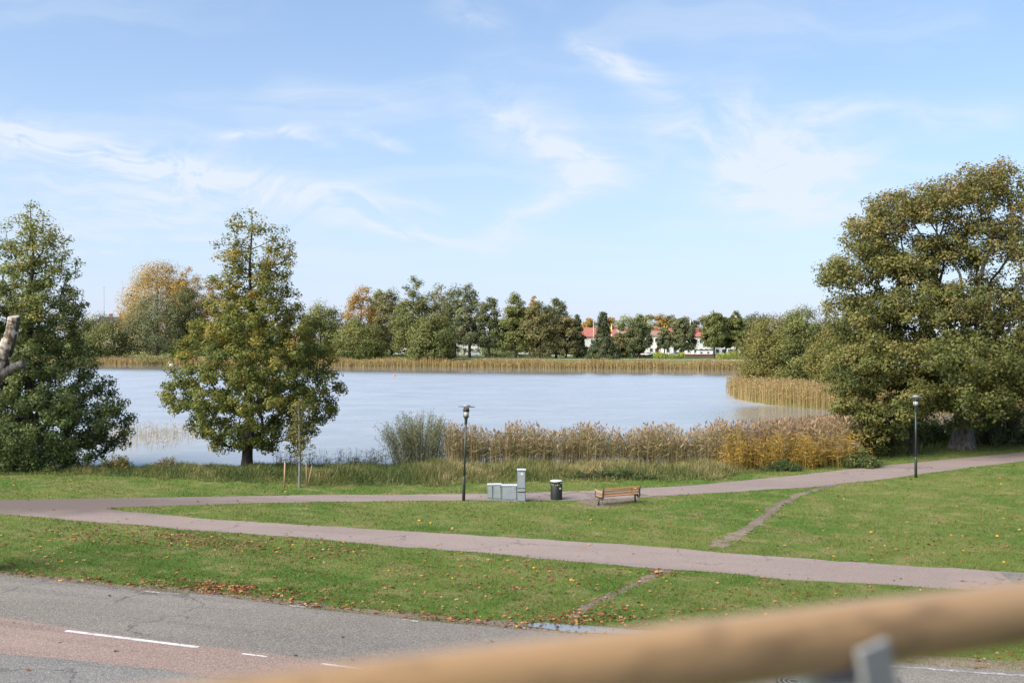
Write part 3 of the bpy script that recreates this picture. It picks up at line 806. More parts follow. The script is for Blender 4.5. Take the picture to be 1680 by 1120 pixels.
# the old oak on the right
Yo = 64.0
def blob_targets(blobs, Y, gaps=(), dens=1.0, mind=0.0):
    pts = []
    for (cx_, cy_, rx, ry, dep, n, dY) in blobs:
        v = unit(int(n * dens)) * (rng.random(int(n * dens)) ** 0.42)[:, None]
        pts.append(np.c_[cx_ + v[:, 0] * rx, cy_ + v[:, 2] * ry, Y + dY + v[:, 1] * dep])
    q = np.concatenate(pts)
    ok = np.ones(len(q), bool)
    for (gx_, gy_, rx, ry) in gaps:
        ok &= ((q[:, 0] - gx_) / rx) ** 2 + ((q[:, 1] - gy_) / ry) ** 2 > 1
    q = q[ok]
    return np.c_[(q[:, 0] - CX) / F * q[:, 2], q[:, 2], H + (HZ - q[:, 1]) / F * q[:, 2]]
oak_blobs = [(1440, 440, 50, 45, 3, 30, 1), (1510, 400, 50, 40, 3, 30, 1), (1590, 380, 50, 45, 3, 34, 0), (1520, 460, 60, 30, 4, 30, 0), (1650, 340, 36, 60, 3, 26, 0), (1380, 455, 40, 34, 2.5, 34, -1), (1425, 385, 44, 38, 3, 44, 0), (1470, 345, 52, 34, 3, 52, 1), (1540, 330, 55, 40, 3.5, 55, 0), (1600, 312, 52, 40, 3.5, 46, 0), (1648, 292, 32, 34, 2.5, 22, 1),
             (1700, 330, 50, 60, 4, 30, 1), (1630, 400, 60, 50, 4, 36, 0), (1480, 430, 60, 40, 4, 46, 0), (1560, 415, 55, 35, 4, 34, 1),
             (1420, 520, 70, 45, 5, 80, 0), (1520, 500, 80, 45, 5, 80, -1), (1620, 500, 70, 50, 5, 70, 0), (1400, 590, 52, 45, 5, 60, 0), (1480, 590, 80, 50, 6, 90, -1),
             (1580, 590, 80, 55, 6, 95, -2), (1660, 600, 70, 60, 6, 80, -1), (1600, 660, 80, 40, 6, 60, -2), (1720, 560, 80, 110, 7, 90, 0), (1690, 430, 60, 60, 5, 40, 0), (1800, 470, 80, 130, 7, 110, 1), (1760, 640, 80, 60, 7, 60, 0)]
oak_gaps = [(1455, 464, 20, 12), (1517, 374, 26, 11), (1480, 404, 17, 11), (1556, 454, 20, 15), (1600, 397, 15, 11), (1642, 350, 13, 18), (1655, 462, 15, 16), (1400, 430, 12, 9), (1570, 345, 12, 8), (1500, 470, 12, 9), (1440, 500, 9, 7), (1620, 440, 12, 10), (1662, 300, 10, 14)]
tg = blob_targets(oak_blobs, Yo, oak_gaps, 2.0)
base = np.array(((1580 - CX) / F * Yo, Yo, GZ - 0.05))
tr_ = np.array([base, base + (0.05, 0, 1.2), base + (0.2, 0, 2.4), base + (0.3, 0.1, 3.6), base + (0.2, 0.1, 4.8), base + (0.0, 0.1, 6.2), base + (0.1, 0, 7.6), base + (0.3, 0, 9.0)])
hi = np.clip((tg[:, 2] - 11) / 7, 0, 1)
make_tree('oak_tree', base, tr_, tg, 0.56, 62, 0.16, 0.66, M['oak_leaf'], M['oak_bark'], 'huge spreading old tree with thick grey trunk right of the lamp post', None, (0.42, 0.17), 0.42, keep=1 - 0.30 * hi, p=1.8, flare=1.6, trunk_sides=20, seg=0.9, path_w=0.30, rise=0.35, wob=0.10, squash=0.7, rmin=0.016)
# smaller tree in front-left of the oak
Ya = 61.0
tg = blob_targets([(1395, 620, 45, 55, 3.5, 70, 0), (1440, 590, 60, 55, 4, 70, 0), (1410, 680, 45, 42, 3, 60, -1), (1465, 660, 50, 55, 3.5, 70, -1), (1520, 640, 40, 50, 3.5, 46, 0), (1450, 715, 38, 28, 2.5, 34, -1)], Ya)
base = np.array(((1500 - CX) / F * Ya, Ya, GZ - 0.12))
tr_ = np.array([base, base + (0, 0, 0.9), base + (-0.1, 0, 1.9), base + (-0.4, 0, 3.0), base + (-1.0, 0, 4.2), base + (-1.6, 0, 5.4)])
make_tree('alder_tree', base, tr_, tg, 0.24, 105, 0.14, 0.60, M['oak_leaf'], M['dark_bark'], 'lower bushy tree with dark trunk just behind the right lamp post', None, (0.36, 0.16), 0.12, seg=0.7, path_w=0.25, rise=0.2, wob=0.1)

# ------------------------------------------------------------------ trees across the water
def far_tree(px, py_top, hw, Y, kind, label, py_base=None, cb=0.12, shape='round', n=80, per=100, leaf=0.46, name='park_tree', group='trees on the far shore', gap=1.0, bark_='dark_bark', lean=0.0):
    X = (px - CX) / F * Y
    z0 = float(ground_z(np.array([X]), np.array([Y]))[0]) - 0.1
    ztop = H + (HZ - py_top) / F * Y
    n = int(n * 1.35)
    hgt_ = ztop - z0; wr = (0.85 if (1000 < px < 1215 and Y < 300) else 1.12) * hw / F * Y
    t_ = rng.random(n * 3)
    if shape == 'round': pr = np.sqrt(np.maximum(0, 1 - ((t_ - 0.36) / 0.66) ** 2))
    elif shape == 'tall': pr = np.sqrt(np.maximum(0, 1 - ((t_ - 0.34) / 0.68) ** 2)) * (1.05 - 0.30 * t_)
    elif shape == 'cone': pr = (1 - t_) ** 0.85 + 0.03
    elif shape == 'spire': pr = np.where(t_ < 0.55, 1 - 1.25 * t_, 0.31 * (1 - ((t_ - 0.55) / 0.47) ** 2)).clip(0.04)
    else: pr = np.sqrt(np.maximum(0, 1 - ((t_ - 0.62) / 0.42) ** 2))
    keep_ = rng.random(n * 3) < pr ** 1.3 + 0.04
    t_, pr = t_[keep_][:n], pr[keep_][:n]; k = len(t_)
    a = rng.uniform(0, 2 * math.pi, k); rr = (0.2 + 0.8 * rng.random(k) ** 0.5) * wr * pr
    zc = z0 + hgt_ * (cb + (1 - cb) * t_ * 0.95)
    cl = max(0.45, 0.30 * wr)
    tg = np.c_[X + rr * np.cos(a) * 0.92 + lean * t_, Y + rr * np.sin(a) * 0.9, zc]
    tg = np.r_[tg, [[X + lean, Y, ztop - cl * 0.35]]]
    nt = 7
    tr = np.c_[np.full(nt, X) + np.r_[0, rng.normal(0, 0.12, nt - 1)], np.full(nt, Y), np.linspace(z0, z0 + hgt_ * (0.93 if shape in ('cone', 'spire') else 0.72), nt)]
    sp_ = np.full(len(tg), cl) * rng.uniform(0.75, 1.3, len(tg))
    if shape in ('cone', 'spire'): sp_ *= 0.75
    return make_tree(name, tr[0], tr, tg, max(0.12, 0.020 * hgt_), per * gap * 1.25, leaf * 0.92, sp_, FT[kind], M[bark_], label, group, (0.45, 0.15), 0.15, flare=1.3, limb_sides=4, trunk_sides=8, seg=2.0, p=1.8, path_w=0.25, rise=0.6, wob=0.08, squash=0.75, rmin=0.025)
far_list = [
 # px, top, half width, Y, kind, label, extra
 (165, 514, 42, 306, 'green', 'low dark green tree between the left tree and the dark-roofed house', dict(cb=0.02)),
 (258, 428, 60, 345, 'gold', 'big golden yellow tree left of the tall lone tree', dict(n=190, cb=0.05, per=110)),
 (309, 439, 28, 340, 'gold', 'slender pale gold tree beside the big golden one', dict(n=100, gap=0.8)),
 (258, 486, 50, 312, 'grey', 'grey green willow-like tree in front of the golden tree', dict(n=80, cb=0.06)),
 (306, 470, 31, 314, 'dark', 'dark green tree right of the grey green one', dict(cb=0.05, gap=0.85)),
 (352, 452, 26, 340, 'orange', 'orange tree peeping past the left side of the lone tree', dict(gap=0.7, shape='tall')),
 (526, 496, 40, 300, 'green', 'green tree half hidden behind the lone tree', dict(cb=0.05)),
 (585, 522, 42, 292, 'green', 'rounded dark green tree leaning over the reeds near the lone tree', dict(cb=0.05, n=70)),
 (592, 471, 32, 315, 'orange', 'bright orange tree rising behind dark green crowns', dict(gap=0.9)),
 (622, 474, 22, 330, 'pale', 'pale green tree between the orange and the brown crown', dict(shape='tall')),
 (642, 474, 30, 308, 'brown', 'rust brown tree left of the tallest green tree', dict(shape='tall', n=70)),
 (678, 454, 33, 292, 'green', 'tallest green tree with a yellowing top on the far shore', dict(n=95, cb=0.08, shape='tall')),
 (722, 468, 30, 300, 'olive', 'olive brown tree right of the tallest green tree', dict(n=70, cb=0.1)),
 (708, 512, 36, 277, 'green', 'bushy green tree hanging over the water among the reeds', dict(cb=0.0, n=90)),
 (746, 468, 27, 294, 'dark', 'thin dark tree with sky showing through its top', dict(gap=0.55, cb=0.2)),
 (770, 466, 25, 288, 'grey', 'grey green tree with pale yellow top left of the darkest tree', dict(gap=0.75, cb=0.2, n=70, shape='tall')),
 (803, 488, 22, 286, 'dark', 'darkest narrow tree with thick black trunk', dict(gap=0.8, cb=0.2)),
 (845, 481, 26, 284, 'green', 'fresh green egg-shaped tree right of the darkest tree', dict(cb=0.14, n=75, shape='tall')),
 (876, 486, 15, 310, 'gold', 'thin gold tree top showing behind green crowns', dict(gap=0.6, shape='tall')),
 (884, 494, 30, 282, 'brown', 'brownish green broad tree in front of the thin gold one', dict(cb=0.12, n=75)),
 (912, 489, 21, 290, 'dark', 'sparse dark tree with open twiggy top', dict(gap=0.5, cb=0.2)),
 (928, 519, 24, 284, 'brown', 'low brown tree before the first red roof', dict(cb=0.12, gap=0.7)),
 (947, 517, 17, 284, 'conifer', 'small dark conifer before the red-roofed house', dict(shape='cone', cb=0.08)),
 (965, 522, 14, 400, 'gold', 'yellow tree behind the first red roof', dict()),
 (990, 512, 27, 276, 'conifer', 'dark spruce with a narrow spire top', dict(shape='spire', cb=0.03, n=110)),
 (1016, 546, 20, 290, 'brown', 'small thin brown tree in front of the white gable', dict(gap=0.55, cb=0.1)),
 (1048, 522, 26, 284, 'dark', 'round dark green tree between the red-roofed houses', dict(n=75, cb=0.16)),
 (1090, 538, 15, 286, 'grey', 'small grey green tree with pale trunk before a white wall', dict(gap=0.3, cb=0.35, bark_='grey_bark')),
 (1121, 522, 25, 284, 'dark', 'dark tree before the tallest red roof', dict(cb=0.26, n=65)),
 (1172, 512, 24, 278, 'green', 'green tree with a small separate top tuft right of the flagpole', dict(cb=0.30, gap=0.8)),
 (1190, 521, 14, 282, 'dark', 'narrow dark tree squeezed between two taller crowns', dict(cb=0.3)),
 (1208, 511, 18, 280, 'green', 'green tree with open feathery top at the right shore end', dict(cb=0.28, gap=0.7)),
 (1240, 514, 28, 300, 'conifer', 'round almost black green tree behind the olive bush', dict(cb=0.1, n=70)),
 (1305, 520, 28, 300, 'dark', 'dark tree top behind the peninsula trees', dict()),
]
for px, top, hw, Y, kind, label, kw in far_list:
    far_tree(px, top, hw, Y, kind, label, **kw)
bk = [(1002, 524, 12, 'gold', 'yellow birch in the row behind the roofs, beside the spruce'), (1026, 520, 16, 'pale', 'pale green tree behind the white gable'), (1048, 518, 13, 'pale', 'pale tree right above the round dark tree'), (1066, 519, 13, 'pale', 'pale slim tree left of the yellow one in the back row'),
      (1085, 517, 13, 'gold', 'yellow tree in the back row over the brown roof'), (1103, 519, 14, 'olive', 'olive tree in the back row over the red hip roof'), (1124, 522, 12, 'olive', 'olive tree in the back row left of the flagpole'), (1140, 528, 10, 'dark', 'dark small tree in the back row near the flagpole'),
      (1155, 521, 15, 'brown', 'rusty tree in the back row right of the flagpole'), (940, 524, 14, 'gold', 'gold tree in the back row over the first red roof'), (1225, 524, 18, 'pale', 'pale tree in the back row at its right end'), (1183, 522, 14, 'pale', 'pale tree in the back row behind the green tufted tree')]
for px, top, hw, kind, label in bk:
    far_tree(px, top - 2, hw * 1.35, 430, kind, label, cb=0.05, n=60, per=80, leaf=0.6, group='back row trees behind the roofs')
# trees on the right-hand point
def point_tree(px, top, hw, Y, kind, label, **kw):
    far_tree(px, top, hw, Y, kind, label, name='shore_tree', group='trees on the reedy point', leaf=0.20, per=110, **kw)
point_tree(1268, 517, 52, 132, 'olive', 'olive brown bushy tree at the tip of the reedy point', cb=0.03, n=150)
point_tree(1318, 503, 46, 128, 'green', 'green tree with feathery top on the reedy point', cb=0.03, n=150)
point_tree(1372, 530, 44, 122, 'olive', 'olive tree merging into the huge old tree', cb=0.0, n=120)

# far-off wood that closes the horizon
def wood(name, x0, x1, Y, top, n, label, seed):
    r2 = np.random.default_rng(seed)
    cs = []; tn = []
    Xa, Xb = (x0 - CX) / F * Y, (x1 - CX) / F * Y
    k = int((Xb - Xa) / 7)
    for i in range(k):
        X = r2.uniform(Xa, Xb); hh = (H + (HZ - top) / F * Y - 2) * r2.uniform(0.7, 1.03); wr = hh * r2.uniform(0.25, 0.4)
        u = r2.normal(0, 1, (n, 3)); u /= np.linalg.norm(u, axis=1)[:, None]; u *= (r2.random(n) ** 0.4)[:, None]
        cs.append(np.c_[X + u[:, 0] * wr, Y + r2.uniform(-15, 15) + u[:, 1] * wr, 2 + hh * 0.5 + u[:, 2] * hh * 0.5])
        tn.append(np.clip(r2.normal(r2.uniform(0.1, 0.85), 0.12, n), 0, 1))
    c = np.concatenate(cs)
    v, f = leaf_mesh(c, 1.3 * rng.uniform(0.7, 1.3, len(c)))
    tag(np_obj(name, v, [f], wood_leaf, tint=np.concatenate(tn)), label, kind='stuff')
wood_leaf = leafy('wood_leaf', [(0.0, (0.045, 0.06, 0.034)), (0.4, (0.085, 0.10, 0.045)), (0.75, (0.16, 0.14, 0.05)), (1.0, (0.28, 0.18, 0.06))])
wood('wood', 330, 985, 400, 503, 420, 'dense mixed wood standing behind the far shore trees', 9)
wood('wood', -900, 2300, 620, 526, 330, 'far-off mixed autumn wood closing the horizon', 5)

# ------------------------------------------------------------------ far shore: road, hedges, houses, cars
def far_strip(name, off0, off1, z, material, label, x0=-200, x1=75):
    xs = np.linspace(x0, x1, 80)
    shore = np.interp(xs, [-170, -117, -80, -46, -22, 9, 30, 62], [300, 295, 286, 276, 270, 259, 252, 242])
    v = np.r_[np.c_[xs, shore + off0, np.full(80, z)], np.c_[xs, shore + off1, np.full(80, z)]]
    i = np.arange(79)
    tag(np_obj(name, v, [np.c_[i, i + 1, i + 81, i + 80]], material), label, kind='structure')
    return shore
far_strip('shore_road', 17.5, 23.5, 2.03, M['far_road'], 'pale road running along the far shore behind the reeds')
def house(px0, px1, py_eave, py_ridge, Y, depth, roof, wallm, roofm, label, win=(5, 2), chim=(0.4,), ridge=(0.25, 0.75), rot=0.0, storeys=2):
    X0, X1 = (px0 - CX) / F * Y, (px1 - CX) / F * Y
    wdt = X1 - X0; z0 = 1.95; ev = H + (HZ - py_eave) / F * Y - z0; rh = (py_eave - py_ridge) / F * Y
    root = empty('house', ((X0 + X1) / 2, Y, z0), rot, label, 'house', 'houses across the lake')
    hw, o = wdt / 2, 0.5
    MB().box((0, depth / 2, ev / 2), (wdt, depth, ev)).build('wall', wallm, root)
    mb = MB()
    e = [(-hw - o, -o, ev), (hw + o, -o, ev), (hw + o, depth + o, ev), (-hw - o, depth + o, ev)]
    e2 = [(x, y, z + 0.22) for x, y, z in e]
    if roof == 'hip': rd = [(-hw + wdt * ridge[0], depth / 2, ev + rh), (-hw + wdt * ridge[1], depth / 2, ev + rh)]
    else: rd = [(-hw - o, depth / 2, ev + rh), (hw + o, depth / 2, ev + rh)]
    if roof == 'gable_front':
        rd = [(0, -o, ev + rh), (0, depth + o, ev + rh)]
        mb.poly(e + e2 + rd, [(0, 1, 2, 3), (0, 1, 5, 4), (1, 2, 6, 5), (2, 3, 7, 6), (3, 0, 4, 7), (4, 8, 9, 7), (5, 6, 9, 8), (6, 7, 9), (4, 5, 8)])
    else:
        mb.poly(e + e2 + rd, [(0, 1, 2, 3), (0, 1, 5, 4), (1, 2, 6, 5), (2, 3, 7, 6), (3, 0, 4, 7), (4, 5, 9, 8), (5, 6, 9), (6, 7, 8, 9), (7, 4, 8)])
    rf = mb.build('roof', roofm, root)
    if roof == 'gable_front':
        MB().poly([(-hw + 0.1, -o - 0.04, ev + 0.25), (hw - 0.1, -o - 0.04, ev + 0.25), (0, -o - 0.04, ev + rh - 0.35), (-hw + 0.1, -o - 0.16, ev + 0.25), (hw - 0.1, -o - 0.16, ev + 0.25), (0, -o - 0.16, ev + rh - 0.35)],
                  [(0, 1, 2), (3, 4, 5), (0, 1, 4, 3), (1, 2, 5, 4), (2, 0, 3, 5)]).build('gable', wallm, root)
    for c in chim:
        cx_ = -hw + wdt * c
        MB().box((cx_, depth / 2, ev + rh + 0.2), (1.1, 0.8, 2.0)).build('chimney', M['brick_red'], rf)
        MB().box((cx_, depth / 2, ev + rh + 1.27), (1.3, 1.0, 0.14)).build('chimney_cap', M['galv_light'], rf)
    nxw, nzw = win
    proto = None
    for iz in range(nzw):
        for ix in range(nxw):
            x = -hw + wdt * (ix + 0.5) / nxw; z = ev * (iz + 0.55) / nzw
            if proto is None:
                proto = MB().box((0, -0.04, 0), (1.25, 0.10, 1.45)).build('window', M['white'], root)
                MB().box((0, -0.105, 0), (1.0, 0.03, 1.2)).build('pane', M['pane'], proto)
                o_w = proto
            else:
                o_w = copy_tree(proto, root)
            o_w.location = (x, 0, z)
    MB().box((hw * 0.15 + wdt / nxw * 0.5 * 0, -0.06, 1.05), (1.0, 0.12, 2.1)).build('door', M['wall_brown'], root)
    return root
house(898, 1029, 553, 537, 330, 11, 'hip', M['plaster'], M['roof_red'], 'long white house with hipped red roof behind the spruce', (8, 2), (0.36, 0.70), (0.2, 0.78))
house(1006, 1022, 553, 540, 372, 14, 'gable_front', M['plaster'], M['roof_grey'], 'white gable of a small house with grey roof', (2, 2), (0.5,))
house(1022, 1046, 555, 543, 365, 9, 'gable', M['plaster'], M['roof_brown'], 'small house with brown roof and red chimney behind round dark tree', (3, 2), (0.4,))
house(1064, 1090, 551, 542, 338, 10, 'gable', M['plaster'], M['roof_brown'], 'white house wing with brownish roof left of the tallest red roof', (3, 2), (0.6,))
house(1090, 1136, 551.5, 535, 330, 12, 'hip', M['plaster'], M['roof_red'], 'white house with the tallest hipped red roof near the flagpole', (4, 2), (0.5,), (0.38, 0.62))
house(1137, 1163, 552.5, 544, 328, 11, 'hip', M['plaster'], M['roof_red'], 'white house with low red roof and white-capped chimney right of flagpole', (3, 2), (0.45,), (0.4, 0.65))
house(1172, 1222, 556, 545, 335, 11, 'gable', M['plaster'], M['roof_brown'], 'white house half hidden by trees at the right shore end', (5, 2), (0.7,))
house(725, 790, 556, 543, 350, 11, 'hip', M['plaster'], M['roof_red'], 'white house glimpsed under the grey green tree', (6, 2), (0.5,))
house(478, 512, 560, 542, 345, 11, 'hip', M['plaster'], M['roof_red'], 'red-roofed house glimpsed behind the lone tree', (4, 2), (0.5,))
house(640, 690, 562, 550, 350, 11, 'gable', M['plaster'], M['roof_grey'], 'pale house glimpsed between trunks under the tallest green tree', (5, 2), (0.5,))
yh = house(140, 240, 536, 519, 390, 14, 'hip', M['cream'], M['roof_dark'], 'yellow building with dark hipped roof left of the golden tree', (10, 3), (0.30, 0.47), (0.15, 0.85))
# low white kiosk and walls
X = (1158 - CX) / F * 312
k_ = empty('kiosk', (X, 312, 1.98), 0, 'low white cabin with dark roof edge and two small windows', 'cabin')
MB().box((0, 1.5, 1.0), (4.6, 3, 2.0)).build('wall', M['white'], k_)
MB().box((-0.1, 1.5, 2.06), (5.0, 3.4, 0.12)).build('roof', M['roof_dark'], k_)
for x in (-1.4, 0.7): 
    f_ = MB().box((x, -0.03, 1.25), (0.8, 0.06, 0.6)).build('window', M['white'], k_); MB().box((x, -0.075, 1.25), (0.66, 0.03, 0.46)).build('pane', M['pane'], f_)
def low_wall(px0, px1, Y, h_, material, name, label, cat):
    X0, X1 = (px0 - CX) / F * Y, (px1 - CX) / F * Y
    mb = MB()
    n = max(1, int((X1 - X0) / 2.5)); 
    root = empty(name, ((X0 + X1) / 2, Y, 1.95), 0, label, cat)
    mb.box((0, 0, h_ / 2), (X1 - X0, 0.3, h_)).build('wall_body', material, root)
    MB().box((0, 0, h_ + 0.05), (X1 - X0 + 0.1, 0.42, 0.1)).build('coping', M['brick_red'], root)
    return root
low_wall(1120, 1176, 300, 0.9, M['wall_brown'], 'garden_wall', 'low brown garden wall in front of the white cabin', 'wall')
def hedge(px0, px1, Y, h_, kind, label, n=900, dep=1.2, name='hedge', cat='hedge', z=1.95, leaf=0.32):
    X0, X1 = (px0 - CX) / F * Y, (px1 - CX) / F * Y
    v = np.c_[rng.uniform(-(X1 - X0) / 2, (X1 - X0) / 2, n), rng.uniform(-dep, dep, n), h_ * rng.random(n) ** 0.7]
    v[:, 2] *= 0.75 + 0.35 * np.sin(v[:, 0] * 0.9 + px0) * rng.random(n)
    vv, f = leaf_mesh(v, leaf * rng.uniform(0.7, 1.3, n))
    o = np_obj(name, vv, [f], FT[kind], tint=np.clip(rng.normal(0.5, 0.18, n), 0, 1))
    o.location = ((X0 + X1) / 2, Y, z)
    return tag(o, label, cat)
hedge(1028, 1072, 297, 1.3, 'conifer', 'clipped dark green hedge left of the lime shrubs', 1100)
hedge(940, 1030, 300, 1.2, 'dark', 'dark hedge in front of the long red-roofed house', 1700)
hedge(1072, 1122, 276, 2.0, 'lime', 'lime green shrubs behind the reeds below the white wall', 1500, 1.6, 'shrub', 'shrub')
hedge(1176, 1222, 274, 2.3, 'lime', 'lime green shrubs at the right end of the far reeds', 1400, 1.6, 'shrub', 'shrub')
hedge(795, 905, 305, 1.5, 'brown', 'russet hedge under the trunks behind the far road', 2000)
hedge(560, 700, 318, 1.0, 'lime', 'low bright green hedge behind the far road near the orange tree', 1500)
hedge(470, 690, 336, 4.5, 'dark', 'dark shrubbery behind the far road left of the tallest green tree', 2600, 3.0, 'shrubbery', 'shrubbery', leaf=0.5)
hedge(690, 930, 338, 3.2, 'dark', 'dark shrubbery behind the far road below the white walls', 2400, 2.5, 'shrubbery', 'shrubbery', leaf=0.5)
hedge(130, 330, 330, 4.5, 'dark', 'dark shrubbery under the golden tree', 2400, 3.0, 'shrubbery', 'shrubbery', leaf=0.5)
hedge(225, 285, 290, 2.6, 'pale', 'pale green shrub among reeds below the golden tree', 1100, 1.8, 'shrub', 'shrub', 0.8)
def car(px, Y, body, label, rz=0.0, zc=1.98):
    root = empty('parked_car', ((px - CX) / F * Y, Y, zc), rz, label, 'car', 'cars parked across the lake')
    prof_ = [(-2.15, 0.35), (-2.2, 0.75), (-1.95, 0.98), (-1.1, 1.05), (-0.75, 1.1), (-0.1, 1.44), (1.15, 1.46), (1.85, 1.08), (2.15, 1.0), (2.2, 0.5), (2.1, 0.3)]
    mb = MB(); mb.prism(prof_, -0.85, 0.85); bmesh.ops.bevel(mb.bm, geom=list(mb.bm.edges), offset=0.05, segments=1, affect='EDGES'); mb.build('body', body, root)
    for sy in (-0.865, 0.865):
        MB().prism([(-0.62, 1.10), (-0.08, 1.38), (1.1, 1.40), (1.6, 1.10)], sy - 0.01, sy + 0.01).build('side_window', M['pane'], root)
        for xw in (-1.35, 1.35):
            mb = MB(); mb.tube([(xw, sy - 0.08, 0.32), (xw, sy + 0.08, 0.32)], 0.32, 14); wh = mb.build('wheel', M['rubber'], root)
            mb = MB(); s_ = math.copysign(1, sy); mb.tube([(xw, sy + 0.07 * s_, 0.32), (xw, sy + 0.10 * s_, 0.32)], 0.19, 10); mb.build('rim', M['galv_light'], wh)
    return root
car(1107, 308, M['car_silver'], 'silver grey car parked before the white wall')
car(1036, 312, M['car_white'], 'white car left of the round dark tree trunk', 0.15)
car(1049, 315, M['car_red'], 'red car right of the round dark tree trunk', 0.1)
car(1062, 309, M['car_white'], 'white car above the clipped dark hedge', -0.2)
car(862, 322, M['car_white'], 'white car seen under the fresh green tree', 0.1)
car(775, 322, M['car_white'], 'white car seen under the grey green tree', 0.1)
car(562, 306, M['car_white'], 'white car seen past the lone tree by the water', 0.2)
def pole(name, px, py_top, Y, r, label, cat, flag=None, material=None):
    X = (px - CX) / F * Y; h_ = H + (HZ - py_top) / F * Y - 1.95
    root = empty(name, (X, Y, 1.95), 0, label, cat)
    MB().tube([(0, 0, 0), (0, 0, h_)], [r, r * 0.6], 8).build('shaft', material or M['white'], root)
    MB().lathe([(0.01, 0), (r * 1.6, 0.06), (r * 1.6, 0.16), (0.01, 0.22)], 10, (0, 0, h_)).build('finial', material or M['white'], root)
    if flag:
        MB().poly([(0.05, 0, h_ - 0.4), (-0.35, 0.05, h_ - 0.9), (-0.55, 0.02, h_ - 2.6), (-0.05, 0, h_ - 2.2), (0.05, 0.05, h_ - 0.4), (-0.35, 0.10, h_ - 0.9), (-0.55, 0.07, h_ - 2.6), (-0.05, 0.05, h_ - 2.2)],
                  [(0, 1, 2, 3), (4, 5, 6, 7), (0, 1, 5, 4), (1, 2, 6, 5), (2, 3, 7, 6), (3, 0, 4, 7)]).build('pennant', M['flag_yellow'], root)
    return root
pole('flagpole', 1132.5, 524, 318, 0.16, 'tall white flagpole before the red roofs', 'flagpole')
pole('flagpole', 1003.5, 533, 325, 0.11, 'shorter flagpole with yellow pennant beside the spruce', 'flagpole', True)
pole('flagpole', 973.5, 527, 325, 0.07, 'thin pale pole above the long red roof', 'pole')
ms = pole('radio_mast', 170.5, 472, 520, 0.22, 'thin radio mast above the dark-roofed yellow building', 'mast', material=M['galv'])
# swan and buoy on the water
Xs, Ys = P(281, 597.5, 0.0)
Ys = 287.0; Xs = (281 - CX) / F * Ys
sw = empty('swan', (Xs, Ys, 0.0), R(200), 'white swan by the reeds left of the lone tree', 'swan')
b_ = MB(); b_.lathe([(0.02, -0.02), (0.25, 0.02), (0.34, 0.16), (0.28, 0.32), (0.06, 0.42)], 14)
for v_ in b_.bm.verts: v_.co.x *= 1.9
nk = [(0.5, 0, 0.25), (0.68, 0, 0.45), (0.66, 0, 0.70), (0.62, 0, 0.92), (0.74, 0, 1.02), (0.88, 0, 0.95)]
b_.tube(nk, [0.13, 0.08, 0.06, 0.06, 0.075, 0.03], 8); b_.build('body', M['white'], sw)
MB().tube([(0.86, 0, 0.955), (1.0, 0, 0.90)], [0.035, 0.012], 6).build('beak', M['orange'], sw)
Xb, Yb = P(647, 617, 0.0)
by = MB(); by.lathe([(0.02, -0.1), (0.19, 0.0), (0.22, 0.13), (0.14, 0.30), (0.05, 0.36), (0.04, 0.42)], 14)
by = by.build('buoy', M['orange'], None); by.location = (Xb, Yb, 0); tag(by, 'small orange buoy floating on the lake', 'buoy')

